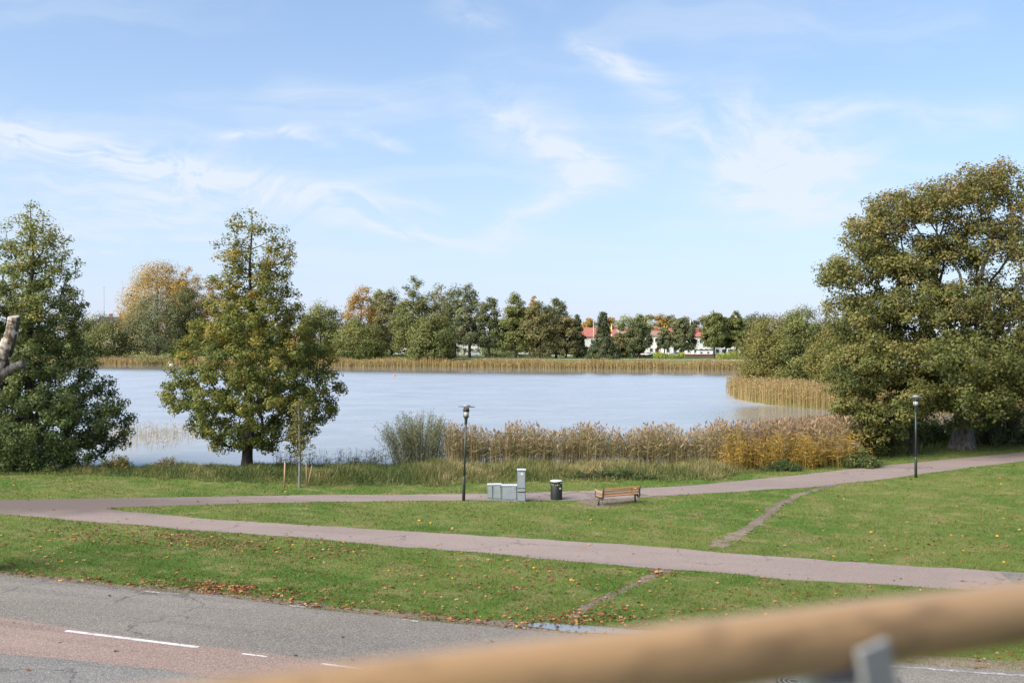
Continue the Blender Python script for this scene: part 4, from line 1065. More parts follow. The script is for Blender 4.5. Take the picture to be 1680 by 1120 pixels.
# ------------------------------------------------------------------ reeds, tall grass, bushes
def inpoly(x, y, poly):
    return sdf(x, y, np.asarray(poly, float)) < 0
def reeds(name, pos, hgt_, material, label, leaves=5, plume=True, tint0=0.45, leaf_len=0.42, stem_w=0.018, lean=0.08, leaf_w=0.10, zfix=None, stem_t=0.1, leaf_lo=0.35):
    n = len(pos)
    z0 = ground_z(pos[:, 0], pos[:, 1]) if zfix is None else np.full(n, zfix)
    z0 = np.maximum(z0, -0.6)
    base = np.c_[pos, z0]
    ln = rng.normal(0, lean, (n, 2)) + np.array((0.03, 0.0))
    tip = base + np.c_[ln * hgt_[:, None], hgt_]
    mid = base + (tip - base) * 0.55 - np.c_[ln * hgt_[:, None] * 0.12, np.zeros(n)]
    a = rng.uniform(0, math.pi, n); sd_ = np.c_[np.cos(a), np.sin(a) * 0.5, np.zeros(n)] * stem_w / 2
    sv = np.stack([base - sd_, base + sd_, mid + sd_, mid - sd_, tip + sd_ * 0.4, tip - sd_ * 0.4], axis=1)
    b6 = np.arange(n)[:, None] * 6
    sf = np.concatenate([b6 + np.array([[0, 1, 2, 3]]), b6 + np.array([[3, 2, 4, 5]])])
    st = np.tile(np.clip(rng.normal(tint0 + stem_t, 0.15, n), 0, 0.9), 2)
    V_, F_, T_ = [sv.reshape(-1, 3)], [sf], [st]; nv = n * 6
    if leaves:
        k = n * leaves; idx = np.repeat(np.arange(n), leaves)
        fr = rng.uniform(leaf_lo, 0.97, k)
        c0 = base[idx] + (tip - base)[idx] * fr[:, None]
        a = rng.uniform(0, 2 * math.pi, k)
        d_ = np.c_[np.cos(a), np.sin(a), rng.uniform(-0.15, 0.9, k)]; d_ /= np.linalg.norm(d_, axis=1)[:, None]
        L = leaf_len * rng.uniform(0.6, 1.3, k)
        lv, lf = leaf_mesh(c0 + d_ * (L * 0.5)[:, None], L, leaf_w, nrm=unit(k) + (0, 0, 0.6), axis_=d_ * 3, fold=0.03)
        V_.append(lv); F_.append(lf + nv); nv += len(lv); T_.append(np.clip(rng.normal(tint0, 0.24, k), 0, 0.95))
    if plume:
        k = n * 2; idx = np.repeat(np.arange(n), 2)
        d_ = np.c_[ln[idx] * 2 + rng.normal(0, 0.25, (k, 2)), np.ones(k)]; d_ /= np.linalg.norm(d_, axis=1)[:, None]
        L = 0.26 * rng.uniform(0.7, 1.3, k)
        lv, lf = leaf_mesh(tip[idx] + d_ * (L * 0.3)[:, None], L, 0.28, nrm=unit(k), axis_=d_ * 4, fold=0.05)
        V_.append(lv); F_.append(lf + nv); nv += len(lv); T_.append(np.clip(rng.normal(0.93, 0.08, k), 0, 1))
    return tag(np_obj(name, np.concatenate(V_), F_, material, tint=np.concatenate(T_)), label, kind='stuff')
def scatter(n, x0, x1, y0, y1): return np.c_[rng.uniform(x0, x1, n), rng.uniform(y0, y1, n)]
def lump(x, y, s=1.0):
    return 0.5 + 0.25 * np.sin(x * 1.7 * s + 0.6) + 0.2 * np.sin(x * 4.1 * s + y * 1.3) + 0.12 * np.sin(x * 9.3 * s + y * 3)
p_ = scatter(3300, -3.6, 12.6, 55.2, 59.8); keep_ = rng.random(len(p_)) < 0.40 + 0.7 * lump(p_[:, 0], p_[:, 1]); p_ = p_[keep_]
hh = (1.88 + 0.7 * (lump(p_[:, 0], p_[:, 1]) - 0.5)) * rng.uniform(0.6, 1.2, len(p_)) + np.clip(p_[:, 1] - 58, 0, 2) * 0.25
reeds('reeds', p_, hh, M['reed'], 'tall brown green reeds with feathery plumes behind the bin and bench', 8, True, 0.30, 0.36, 0.022, 0.07, 0.10, None, 0.36, 0.48)
p_ = scatter(2300, 12.2, 20.5, 57, 64.5); p_ = p_[p_[:, 1] < 58.5 + (p_[:, 0] - 12) * 0.95]; p_ = np.r_[p_, scatter(260, 11, 18, 54.5, 58)]; p_ = p_[p_[:, 0] < 0.326 * p_[:, 1] + rng.normal(0, 0.35, len(p_))]
reeds('reeds', p_, 2.35 * rng.uniform(0.7, 1.12, len(p_)), M['rust_reed'], 'rust brown reed bed behind the golden reeds', 7, True, 0.62)
p_ = scatter(2600, 10.6, 19.6, 52.6, 58.5); fr_ = 53.2 + 0.12 * (p_[:, 0] - 10.5) ** 1.1 + 0.3 * np.sin(p_[:, 0] * 3.1); p_ = p_[(p_[:, 1] > fr_) & (rng.random(len(p_)) < sstep(p_[:, 0], 10.4, 12.6) * (1 - sstep(p_[:, 0], 17.6, 19.6)) * (0.25 + 0.75 * lump(p_[:, 0], p_[:, 1])))]
reeds('golden_reeds', p_, 1.85 * rng.uniform(0.35, 1.15, len(p_)) * (0.75 + 0.4 * lump(p_[:, 0] * 1.3, p_[:, 1])), M['golden_reed'], 'golden orange reeds glowing at the lake inlet', 11, False, 0.55, 0.34, 0.02, 0.14, 0.13)
# reed fringe of the inlet point
def along_line(pts, n, w0, w1):
    q = resample(pts, 400); i = rng.integers(0, 399, n); f = rng.random(n)[:, None]
    c = q[i] * (1 - f) + q[i + 1] * f; tg_ = q[i + 1] - q[i]; tg_ /= np.linalg.norm(tg_, axis=1)[:, None]
    return c + np.c_[tg_[:, 1], -tg_[:, 0]] * rng.uniform(w0, w1, n)[:, None]
p_ = along_line([(58, 96), (46, 101.5), (38, 104.5), (33.5, 108), (29.5, 116), (28.4, 126), (30, 140)], 4600, -0.8, 5.5)
reeds('reeds', p_, 2.5 * rng.uniform(0.75, 1.1, len(p_)), M['straw_reed'], 'straw coloured reed fringe round the wooded point', 3, True, 0.5, 0.5, 0.05, 0.05, 0.12, 0.0)
p_ = along_line([(62, 242), (30, 252), (9, 259), (-22, 270), (-46, 276), (-80, 286), (-117, 295), (-170, 300)], 15000, -1.5, 5.0)
hh = 2.15 * rng.uniform(0.55, 1.12, len(p_)) * (0.92 + 0.16 * np.sin(p_[:, 0] * 0.35) * np.sin(p_[:, 0] * 0.11) + 0.12 * np.sin(p_[:, 0] * 1.3 + p_[:, 1]) + 0.08 * np.sin(p_[:, 0] * 3.1))
cut = (np.abs(p_[:, 0] - (708 - CX) / F * 274) < 4.0) & (rng.random(len(p_)) < 0.35); p_, hh = p_[~cut], hh[~cut]
reeds('reeds', p_, hh, M['straw_reed'], 'long straw coloured reed belt along the far shore', 1, True, 0.42, 0.9, 0.11, 0.10, 0.16, 0.0)
p_ = scatter(420, -31, -23, 68, 82)
reeds('reeds', p_, 1.1 * rng.uniform(0.5, 1.3, len(p_)), M['straw_reed'], 'thin scattered reeds in the water left of the lone tree', 2, False, 0.6, 0.35, 0.02, 0.12, 0.08, -0.1)
p_ = scatter(260, -13.5, -7.2, 57.6, 59.5)
reeds('reeds', p_, 1.1 * rng.uniform(0.4, 1.2, len(p_)), M['reed'], 'few slender reed stems at the water edge beside the willow bush', 3, False, 0.2, 0.35, 0.02, 0.08, 0.08)
p_ = scatter(1500, 20, 48, 70, 80); p_ = p_[(p_[:, 1] > 66.5 + 0.32 * (p_[:, 0] - 20)) & (p_[:, 1] < 71 + 0.36 * (p_[:, 0] - 20))]
reeds('reeds', p_, 2.0 * rng.uniform(0.7, 1.1, len(p_)), M['rust_reed'], 'pinkish brown reeds showing under the huge old tree', 5, True, 0.5, 0.5, 0.03)

def blades(name, pos, hgt_, wid, tint, material, label, bend=0.5, flat=False, kind='stuff'):
    n = len(pos)
    z0 = ground_z(pos[:, 0], pos[:, 1]) if not flat else np.full(n, GZ)
    b = np.c_[pos, z0 - 0.01]
    a = rng.uniform(0, 2 * math.pi, n); dr = np.c_[np.cos(a), np.sin(a), np.zeros(n)]
    sd_ = np.c_[-np.sin(a), np.cos(a), np.zeros(n)] * (wid / 2)[:, None]
    bd = (bend * rng.uniform(0.2, 1.4, n) * hgt_)[:, None]
    mid = b + dr * bd * 0.3 + np.c_[np.zeros((n, 2)), hgt_ * 0.6]
    tip = b + dr * bd + np.c_[np.zeros((n, 2)), hgt_ * (1 - 0.25 * np.minimum(1, bd[:, 0] / np.maximum(hgt_, 0.01)))]
    v = np.stack([b - sd_, b + sd_, mid + sd_ * 0.8, mid - sd_ * 0.8, tip], axis=1).reshape(-1, 3)
    i = np.arange(n)[:, None] * 5
    return tag(np_obj(name, v, [i + np.array([[0, 1, 2, 3]]), i + np.array([[3, 2, 4]])], material, tint=np.tile(tint, 2)), label, kind=kind)
# front edge of the uncut bank grass (world polyline) and the strip behind it
edge = np.array([P(*p) for p in [(-400, 772), (0, 776), (130, 777), (200, 781), (330, 789), (470, 795), (600, 797), (720, 797), (820, 792), (960, 790), (1100, 789), (1185, 788), (1215, 778), (1300, 768), (1390, 757), (1450, 747), (1530, 735), (1600, 725), (1700, 714), (1900, 700)]])
def bank_scatter(n, x0, x1, back=1.0, front=0.0, maxd=12):
    p = scatter(n, x0, x1, 44, 80)
    fy = np.interp(p[:, 0], edge[:, 0], edge[:, 1])
    d = sdf(p[:, 0], p[:, 1], LAKE)
    nzv = 0.25 * np.sin(p[:, 0] * 2.3) + 0.15 * np.sin(p[:, 0] * 5.7 + 1)
    return p[(p[:, 1] > fy + front + nzv) & (d > -back) & (p[:, 1] < fy + maxd)]
p_ = bank_scatter(420000, -36, 17)
fy = np.interp(p_[:, 0], edge[:, 0], edge[:, 1]); dd = p_[:, 1] - fy
lp = lump(p_[:, 0] * 0.8, p_[:, 1])
hh = np.clip(0.16 + 0.20 * dd, 0.16, 0.62) * rng.uniform(0.5, 1.25, len(p_)) * (0.65 + 0.7 * lp)
hh *= 0.70 + 0.36 * sstep(p_[:, 0], -7.5, -3.5) * (1 - sstep(p_[:, 0], 12, 14)) * np.clip(dd / 4, 0, 1)
tn = np.clip(0.26 + 0.08 * sstep(p_[:, 0], -7, -3) + 0.26 * (lump(p_[:, 0] * 0.55 + 2, p_[:, 1] * 0.8) - 0.5) * 2 + rng.normal(0, 0.18, len(p_)) + 0.26 * sstep(p_[:, 0], -6, -2) * np.clip(dd / 3, 0, 1), 0, 1)
blades('tall_grass', p_, hh, rng.uniform(0.016, 0.032, len(p_)), tn, M['tall_grass'], 'uncut bank grass, green and straw, between lawn and lake', 0.75)
p_ = bank_scatter(60000, 17, 50, 1.0, 0.0, 9)
blades('tall_grass', p_, 0.45 * rng.uniform(0.5, 1.3, len(p_)), rng.uniform(0.02, 0.035, len(p_)), np.clip(rng.normal(0.25, 0.2, len(p_)), 0, 1), M['tall_grass'], 'dark uncut grass in the shade under the huge old tree', 0.7)

def bush(name, x, y, rx, ry, h_, n, leaf, material, label, stems=40, tint=(0.45, 0.18), clusters=90, spread=0.30, upright=False, asp=0.6, cat='bush', stem_mat='dark_bark', low=0.05):
    z0 = float(ground_z(np.array([x]), np.array([y]))[0])
    root = empty(name, (x, y, z0), 0, label, cat)
    if upright:
        a = rng.uniform(0, 2 * math.pi, stems); r = np.sqrt(rng.random(stems)) * 0.55
        b0 = np.c_[r * np.cos(a) * rx, r * np.sin(a) * ry, np.zeros(stems)]
        L = h_ * (1 - 0.45 * r ** 2 * 2) * rng.uniform(0.7, 1.05, stems)
        t1 = b0 * 1.75 + np.c_[rng.normal(0, 0.15, (stems, 2)), L]
        m1 = (b0 + t1) / 2 + np.c_[b0[:, :2] * -0.15, L * 0.06]
        sv, sf = frustums(np.r_[b0, m1], np.r_[m1, t1], np.r_[np.full(stems, 0.018), np.full(stems, 0.012)], np.r_[np.full(stems, 0.012), np.full(stems, 0.004)], 4)
        k = n; idx = rng.integers(0, stems, k); fr = rng.uniform(low, 1.0, k)[:, None]
        c = np.where(fr < 0.5, b0[idx] + (m1 - b0)[idx] * fr * 2, m1[idx] + (t1 - m1)[idx] * (fr * 2 - 1)) + rng.normal(0, spread, (k, 3)) * (1.15 - fr * 0.6)
        ax = (t1 - b0)[idx]; ax = ax / np.linalg.norm(ax, axis=1)[:, None] + 0.7 * unit(k)
        v, f = leaf_mesh(c, leaf * rng.uniform(0.6, 1.3, k), asp, axis_=ax)
        tn = np.clip(tint[0] + tint[1] * rng.normal(0, 1, k) + 0.25 * (fr[:, 0] - 0.5), 0, 1)
    else:
        u = unit(clusters) * (rng.random(clusters) ** 0.4)[:, None]; u[:, 2] = np.abs(u[:, 2])
        c0 = u * np.array((rx, ry, h_)); c0[:, 2] += low
        sv, sf = frustums(np.zeros((clusters, 3)) + c0 * np.array((0.25, 0.25, 0)), c0, np.full(clusters, 0.03), np.full(clusters, 0.008), 4)
        idx = rng.integers(0, clusters, n)
        c = c0[idx] + unit(n) * (rng.random(n) ** 0.5)[:, None] * spread
        c[:, 2] = np.maximum(c[:, 2], 0.02)
        v, f = leaf_mesh(c, leaf * rng.uniform(0.6, 1.3, n), asp)
        tn = np.clip(tint[0] + tint[1] * (0.8 * rng.normal(0, 1, clusters)[idx] + rng.normal(0, 1, n)), 0, 1)
    np_obj('stems', sv, [sf], M[stem_mat], root)
    np_obj('foliage', v, [f], material, root, tint=tn)
    return root
bush('willow_bush', (686 - CX) / F * 57, 57.0, 2.25, 1.3, 3.4, 26000, 0.10, M['willow_leaf'], 'grey green willow bush with upright twigs left of the lamp post', 150, (0.45, 0.2), upright=True, asp=0.32, spread=0.16, stem_mat='grey_bark')
bush('bush', (60 - CX) / F * 55, 54.5, 3.6, 1.6, 1.75, 15000, 0.12, M['bush_leaf'], 'dense dark bush at the foot of the left tree', clusters=170, spread=0.42)
bush('bush', (-75 - CX) / F * 54, 54.0, 2.6, 1.5, 2.2, 9000, 0.12, M['bush_leaf'], 'yellowish green bush at the far left under the dead tree', clusters=120, spread=0.42, tint=(0.6, 0.2))
bush('bush', (185 - CX) / F * 54, 54.3, 0.9, 0.8, 0.9, 2600, 0.09, M['bush_leaf'], 'small russet twiggy bush at the water gap beside the left tree', clusters=50, spread=0.25, tint=(0.6, 0.3))
bush('bush', (275 - CX) / F * 54.5, 54.5, 0.9, 0.7, 0.75, 1600, 0.08, M['bush_leaf'], 'low reddish twiggy plant in the bank grass left of the lone tree', clusters=40, spread=0.22, tint=(0.75, 0.3))
bush('bush', (1412 - CX) / F * 54.3, 54.6, 1.1, 0.8, 0.9, 4200, 0.11, M['bush_leaf'], 'low green bush right of the golden reeds', clusters=80, spread=0.30, tint=(0.45, 0.2))
bush('bush', (1290 - CX) / F * 52.8, 53.2, 1.2, 0.5, 0.45, 2200, 0.08, M['bush_leaf'], 'low dark green plants at the foot of the golden reeds', clusters=80, spread=0.24, tint=(0.25, 0.2))
bush('bush', (1645 - CX) / F * 67, 67.0, 3.2, 1.8, 3.4, 12000, 0.14, FT['grey'], 'bluish green shrub right of the thick oak trunk', clusters=140, spread=0.5, tint=(0.35, 0.2))
bush('bush', (1560 - CX) / F * 69.5, 69.5, 3.0, 1.5, 1.5, 5000, 0.13, M['bush_leaf'], 'dark undergrowth bush hidden behind the thick oak trunk base', clusters=90, spread=0.4, tint=(0.2, 0.2))
bush('bush', (1462 - CX) / F * 67.5, 67.5, 2.6, 1.4, 2.2, 8000, 0.13, M['bush_leaf'], 'dark undergrowth bush between the two tree trunks and the golden reeds', clusters=120, spread=0.45, tint=(0.2, 0.2))
bush('bush', (1525 - CX) / F * 68.5, 68.5, 2.2, 1.2, 1.7, 6000, 0.13, M['bush_leaf'], 'dark undergrowth bush just left of the thick oak trunk', clusters=90, spread=0.42, tint=(0.25, 0.2))
bush('bush', (1010 - CX) / F * 49.6, 49.9, 2.7, 0.45, 0.42, 3600, 0.07, M['bush_leaf'], 'low creeping green plants at the grass edge behind the bench', clusters=90, spread=0.18, tint=(0.35, 0.25))

# sapling and its stakes
Xp, Yp = P(491, 799)
base = np.array((Xp, Yp, GZ - 0.03))
tr_ = np.array([base, base + (0.01, 0, 0.7), base + (0.03, 0, 1.5), base + (0.02, 0, 2.4), base + (-0.02, 0, 3.2), base + (-0.05, 0, 3.9)])
tg = np.c_[rng.normal(0, 0.38, 60), rng.normal(0, 0.38, 60), rng.uniform(1.9, 4.2, 60)]; tg[:, :2] *= (1.25 - np.abs(tg[:, 2:3] - 2.9) / 1.8).clip(0.3)
tg[:14, 2] = rng.uniform(1.4, 2.2, 14)
make_tree('sapling', base, tr_, tg + base, 0.055, 34, 0.085, 0.24, FT['olive'], M['grey_bark'], 'young sapling with pale stem tied between wooden stakes', None, (0.3, 0.2), 0.3, flare=1.2, trunk_sides=8, limb_sides=4, seg=0.3, path_w=0.1, rise=1.2, wob=0.06, rmin=0.005)
for (p0, p1, lab) in [((466.5, 800), (467.5, 757), 'upright wooden stake left of the young sapling'), ((503.5, 797), (502.5, 757), 'upright wooden stake right of the young sapling'), ((504.8, 797), (512, 763), 'leaning wooden stake outermost right of the young sapling')]:
    x, y = P(*p0); 
    t1 = D(p1[0], p1[1], y)
    hgt_ = t1[2] - GZ; ln = t1[0] - x
    sk = empty('wooden_stake', (x, y, GZ - 0.02), 0, lab, 'stake', 'stakes round the sapling')
    MB().tube([(0, 0, 0), (ln, 0, hgt_)], 0.035, 10).build('shaft', M['stake_wood'], sk)
    MB().tube([(ln, 0, hgt_ + 0.001), (ln * 1.02, 0, hgt_ + 0.035)], [0.034, 0.02], 10).build('head', M['stake_wood'], sk)

# ------------------------------------------------------------------ dead pollard trunk at the left edge
Yd = 30.0
dt = empty('dead_tree', (D(-62, 500, Yd)[0], Yd, GZ), 0, 'dead sawn-off tree with two pale stumps at the left edge', 'tree')
ox = D(-62, 500, Yd)[0]
def rel(px, py): 
    q = D(px, py, Yd); return np.array((q[0] - ox, 0.0, q[2] - GZ))
def stub(name, pts, radii, material='dead_wood'):
    pts = np.array(pts); n = len(pts); q = np.linspace(0, n - 1, n * 5)
    pp = np.c_[[np.interp(q, np.arange(n), pts[:, k]) for k in range(3)]].T; rr = np.interp(q, np.arange(n), radii)
    pp[1:-1] += rng.normal(0, 0.012, (len(pp) - 2, 3)); rr = rr * (1 + rng.normal(0, 0.03, len(rr)))
    MB().tube([tuple(p) for p in pp], list(rr), 14).build(name, M[material], dt)
stub('trunk', [(0, 0, -0.05), (0, 0, 0.3), (0.02, 0, 1.5), (-0.02, 0, 3.0), rel(-50, 700), rel(-38, 668)], [0.75, 0.55, 0.48, 0.45, 0.42, 0.34])
stub('branch_stump', [rel(-40, 672), rel(-22, 642), rel(-4, 606), rel(8, 578), rel(17, 553), rel(21, 532), rel(22.5, 518.5)], [0.31, 0.27, 0.225, 0.205, 0.18, 0.165, 0.16])
stub('branch_stump', [rel(-42, 650), rel(-20, 630), rel(4, 613), rel(24, 602), rel(40, 596)], [0.22, 0.20, 0.155, 0.135, 0.12], 'oak_bark')
def bark_strip(pts, radii, a0, a1):
    pts = np.array(pts); n = len(pts); q = np.linspace(0, n - 1, n * 6); m_ = len(q); k = 9
    pp = np.c_[[np.interp(q, np.arange(n), pts[:, c]) for c in range(3)]].T; rr = np.interp(q, np.arange(n), radii)
    tg_ = np.gradient(pp, axis=0); tg_ /= np.linalg.norm(tg_, axis=1)[:, None]
    side = np.cross(tg_, np.array((0, 1.0, 0))); side /= np.linalg.norm(side, axis=1)[:, None]
    lo_ = a0 + np.cumsum(rng.normal(0, 0.13, m_)) * 0.6; th = lo_[:, None] + (a1 - lo_)[:, None] * np.linspace(0, 1, k)[None, :]
    r2 = rr[:, None] * (1.07 + rng.normal(0, 0.02, (m_, k)))
    v = pp[:, None, :] + side[:, None, :] * (np.cos(th) * r2)[:, :, None] + np.array((0, 1.0, 0)) * (np.sin(th) * r2)[:, :, None]
    i = (np.arange(m_ - 1)[:, None] * k + np.arange(k - 1)).ravel()
    np_obj('bark', v.reshape(-1, 3), [np.c_[i, i + 1, i + k + 1, i + k]], M['dark_bark'], dt, smooth=True)
bark_strip([rel(-40, 672), rel(-22, 642), rel(-4, 606), rel(8, 578), rel(17, 553), rel(21, 532), rel(22.4, 520)], [0.31, 0.27, 0.225, 0.205, 0.18, 0.165, 0.16], math.pi - 1.2, math.pi + 0.55)
MB().lathe([(0.02, 0), (0.09, 0.02), (0.10, 0.05), (0.03, 0.07)], 10, tuple(rel(3, 590) + (0, -0.24, 0))).build('bracket_fungus', M['dead_wood'], dt)

# ------------------------------------------------------------------ lamps
def lamp(x, y, label, tilt=0.0):
    root = empty('park_lamp', (x, y, GZ), 0, label, 'lamp post', 'lamp posts beside the lake path')
    root.rotation_euler = (0, tilt, 0.3)
    b = MB(); b.lathe([(0.068, -0.05), (0.068, 0.98), (0.060, 1.0), (0.045, 1.03)], 14); b.build('base_sleeve', M['lamp_paint'], root)
    b = MB(); b.lathe([(0.043, 1.0), (0.041, 3.30)], 12); b.build('pole', M['lamp_paint'], root)
    b = MB(); b.lathe([(0.05, 3.24), (0.062, 3.26), (0.062, 3.42), (0.085, 3.50), (0.125, 3.545), (0.125, 3.57)], 16); b.build('collar', M['lamp_paint'], root)
    b = MB(); b.lathe([(0.112, 3.57), (0.116, 3.76)], 20); gl = b.build('lower_glass', M['glass'], root)
    b = MB(); b.lathe([(0.098, 3.575), (0.03, 3.72), (0.008, 3.73)], 16); b.build('reflector', M['white'], gl)
    b = MB(); b.lathe([(0.120, 3.755), (0.136, 3.765), (0.136, 3.85), (0.120, 3.86)], 20); b.build('band', M['black_iron'], root)
    b = MB(); b.lathe([(0.114, 3.86), (0.114, 3.955)], 20); b.build('upper_glass', M['glass'], root)
    b = MB(); b.lathe([(0.14, 3.95), (0.355, 3.957), (0.365, 3.967), (0.355, 3.977), (0.14, 3.99)], 32); b.build('shade', M['shade_grey'], root)
    b = MB(); b.lathe([(0.148, 3.985), (0.148, 4.03), (0.12, 4.05), (0.02, 4.055)], 20); b.build('cap', M['galv'], root)
    for k in range(4):
        a = k * math.pi / 2 + 0.4
        MB().tube([(0.128 * math.cos(a), 0.128 * math.sin(a), 3.56), (0.128 * math.cos(a), 0.128 * math.sin(a), 3.96)], 0.008, 6).build('bracket_rod', M['lamp_paint'], root)
    return root
lamp(*P(760.5, 821), 'dark lamp post with flat disc shade beside the grey cabinets', R(1.8))
lamp(*P(1502.5, 783), 'lamp post with white reflector in front of the huge old tree', 0)

# ------------------------------------------------------------------ utility cabinets
def cabinet(px0, px1, py_top, py_base, dep, label, tall=False, name='utility_cabinet', rz=0.0):
    xa, y = P(px0, py_base); xb, _ = P(px1, py_base)
    wd = xb - xa; h_ = (py_base - py_top) / F * y - 0.02
    root = empty(name, ((xa + xb) / 2, y, GZ), rz, label, 'utility cabinet', 'grey utility cabinets beside the lamp post')
    MB().box((0, dep / 2, h_ / 2 - 0.03), (wd, dep, h_ + 0.06), bev=0.006).build('body', M['galv'], root)
    MB().box((0, dep / 2 - 0.008, h_ + 0.018), (wd + 0.02, dep + 0.03, 0.035), bev=0.006).build('lid', M['galv_light'], root)
    if tall:
        MB().box((0, -0.003, h_ * 0.50), (wd - 0.03, 0.008, h_ * 0.95)).build('door_gap', M['black_iron'], root)
        MB().box((0, -0.010, h_ * 0.70), (wd - 0.05, 0.020, h_ * 0.52), bev=0.004).build('door', M['galv'], root)
        MB().box((0, -0.010, h_ * 0.37), (wd - 0.05, 0.020, h_ * 0.09), bev=0.004).build('panel', M['galv'], root)
        MB().box((0, -0.010, h_ * 0.16), (wd - 0.05, 0.020, h_ * 0.26), bev=0.004).build('panel', M['galv'], root)
        s_ = MB().box((0.02, -0.0235, h_ * 0.89), (0.085, 0.007, 0.075)).build('sticker', M['white'], root)
        MB().box((0.02, -0.029, h_ * 0.895), (0.035, 0.004, 0.028)).build('sticker_emblem', M['sticker_red'], s_)
    else:
        MB().box((0, -0.003, h_ * 0.55), (wd - 0.03, 0.010, h_ * 0.83)).build('door_gap', M['black_iron'], root)
        MB().box((0, -0.012, h_ * 0.55), (wd - 0.055, 0.022, h_ * 0.80), bev=0.004).build('door', M['galv'], root)
        MB().box((wd * 0.36, -0.029, h_ * 0.86), (0.02, 0.012, 0.03)).build('lock', M['black_iron'], root)
    return root
cabinet(799.5, 808.8, 794.5, 820.0, 0.28, 'narrow short grey cabinet at the lamp post end of the row')
cabinet(809.8, 822.6, 794.3, 820.8, 0.30, 'short grey cabinet between the narrow one and the wide one')
cabinet(823.4, 848.2, 796.0, 822.6, 0.32, 'wide short grey cabinet next to the tall one')
cabinet(848.6, 862.4, 770.5, 822.8, 0.34, 'tall grey cabinet with a white and red sticker', True)

# ------------------------------------------------------------------ litter bin
bx_, by_ = P(913.2, 820.5)
lb = empty('litter_bin', (bx_, by_ + 0.26, GZ), 0, 'black round litter bin with pale lid by the lake path', 'litter bin')
b = MB(); b.lathe([(0.238, -0.04), (0.250, 0.0), (0.250, 0.60), (0.245, 0.615), (0.225, 0.615), (0.225, 0.55)], 28); b.build('body', M['bin_black'], lb)
b = MB(); b.lathe([(0.20, 0.50), (0.205, 0.66), (0.19, 0.66), (0.185, 0.5)], 24); b.build('liner', M['liner'], lb)
for k in range(6):
    a = k * math.pi / 3 + 0.1
    MB().box((0.238 * math.cos(a), 0.238 * math.sin(a), 0.675), (0.018, 0.05, 0.14), Matrix.Rotation(a, 3, 'Z')).build('post', M['bin_black'], lb)
for k in range(18):
    a = k * math.pi / 9 + 0.1
    MB().box((0.232 * math.cos(a), 0.232 * math.sin(a), 0.635), (0.012, 0.03, 0.05), Matrix.Rotation(a, 3, 'Z')).build('tooth', M['bin_black'], lb)
b = MB(); b.lathe([(0.255, 0.735), (0.262, 0.74), (0.262, 0.775), (0.255, 0.78)], 28); b.build('hood', M['bin_black'], lb)
b = MB(); b.lathe([(0.272, 0.780), (0.275, 0.79), (0.235, 0.815), (0.12, 0.832), (0.01, 0.836)], 28); b.build('lid', M['lid_grey'], lb)
a = R(-52)
MB().box((0.253 * math.cos(a), 0.253 * math.sin(a), 0.50), (0.008, 0.075, 0.075), Matrix.Rotation(a, 3, 'Z'), bev=0.002).build('sticker', M['white'], lb)

# ------------------------------------------------------------------ bench
p1, p2 = np.array(P(982.3, 828.6)), np.array(P(1041.8, 823.4))
ctr = (p1 + p2) / 2; ang = math.atan2(p2[1] - p1[1], p2[0] - p1[0]); half = np.linalg.norm(p2 - p1) / 2
bn = empty('park_bench', (ctr[0], ctr[1], GZ), ang, 'wooden slatted park bench with black iron frame facing the lake', 'bench')
L = half * 2 + 0.02
def slat(y, z, dy, dz_, tilt):
    return MB().box((0, y, z), (L, dy, dz_), Matrix.Rotation(tilt, 3, 'X'), bev=0.007).build('slat', M['bench_wood'], bn)
for y, z in ((-0.335, 0.70), (-0.305, 0.585), (-0.275, 0.475)): slat(y, z, 0.035, 0.075, R(-14))
for y, z in ((-0.17, 0.378), (-0.04, 0.372), (0.09, 0.376), (0.215, 0.392)): slat(y, z, 0.105, 0.035, R(3))
for sx in (-1, 1):
    x = sx * (half + 0.005)
    fr = MB()
    fr.tube([(x, -0.375, 0.745), (x, -0.345, 0.60), (x, -0.325, 0.50), (x, -0.335, 0.40), (x, -0.325, 0.31), (x, -0.27, 0.265), (x, -0.19, 0.27), (x, -0.12, 0.32)], [0.028, 0.030, 0.032, 0.034, 0.036, 0.036, 0.032, 0.028], 8)
    fr.box((x, 0.02, 0.335), (0.045, 0.50, 0.045), bev=0.006)
    fo = fr.build('side_frame', M['black_iron'], bn)
    MB().tube([(x, 0.25, 0.35), (x, 0.255, 0.56)], 0.020, 8).build('arm_support', M['black_iron'], fo)
    MB().box((x, -0.02, 0.585), (0.07, 0.60, 0.035), Matrix.Rotation(R(5), 3, 'X'), bev=0.008).build('armrest', M['bench_wood'], bn)
    MB().tube([(x, 0.0, -0.05), (x, 0.0, 0.315)], 0.036, 12).build('leg', M['black_iron'], bn)
    MB().box((x, 0.0, 0.008), (0.14, 0.14, 0.014), bev=0.003).build('foot_plate', M['black_iron'], bn)

# ------------------------------------------------------------------ lawn blades and fallen leaves
def free(p, areas, margin=0.0):
    ok = np.ones(len(p), bool)
    for a in areas:
        lo = a.min(0) - 0.5; hi_ = a.max(0) + 0.5
        bb = (p[:, 0] > lo[0]) & (p[:, 0] < hi_[0]) & (p[:, 1] > lo[1]) & (p[:, 1] < hi_[1])
        i = np.where(bb & ok)[0]
        if len(i):
            s_ = sdf(p[i, 0], p[i, 1], a[::2] if len(a) > 150 else a)
            ok[i[s_ < margin]] = False
    return ok
def lawn_points(n, y0, y1, xm=0.60):
    u = rng.random(n)
    Yv = 1 / (1 / y0 + u * (1 / y1 - 1 / y0))          # denser towards the camera
    X = rng.uniform(-xm, xm, n) * Yv
    p = np.c_[X, Yv]
    fy = np.interp(p[:, 0], edge[:, 0], edge[:, 1])
    return p[p[:, 1] < fy + 0.4]
p_ = lawn_points(640000, 20.5, 66)
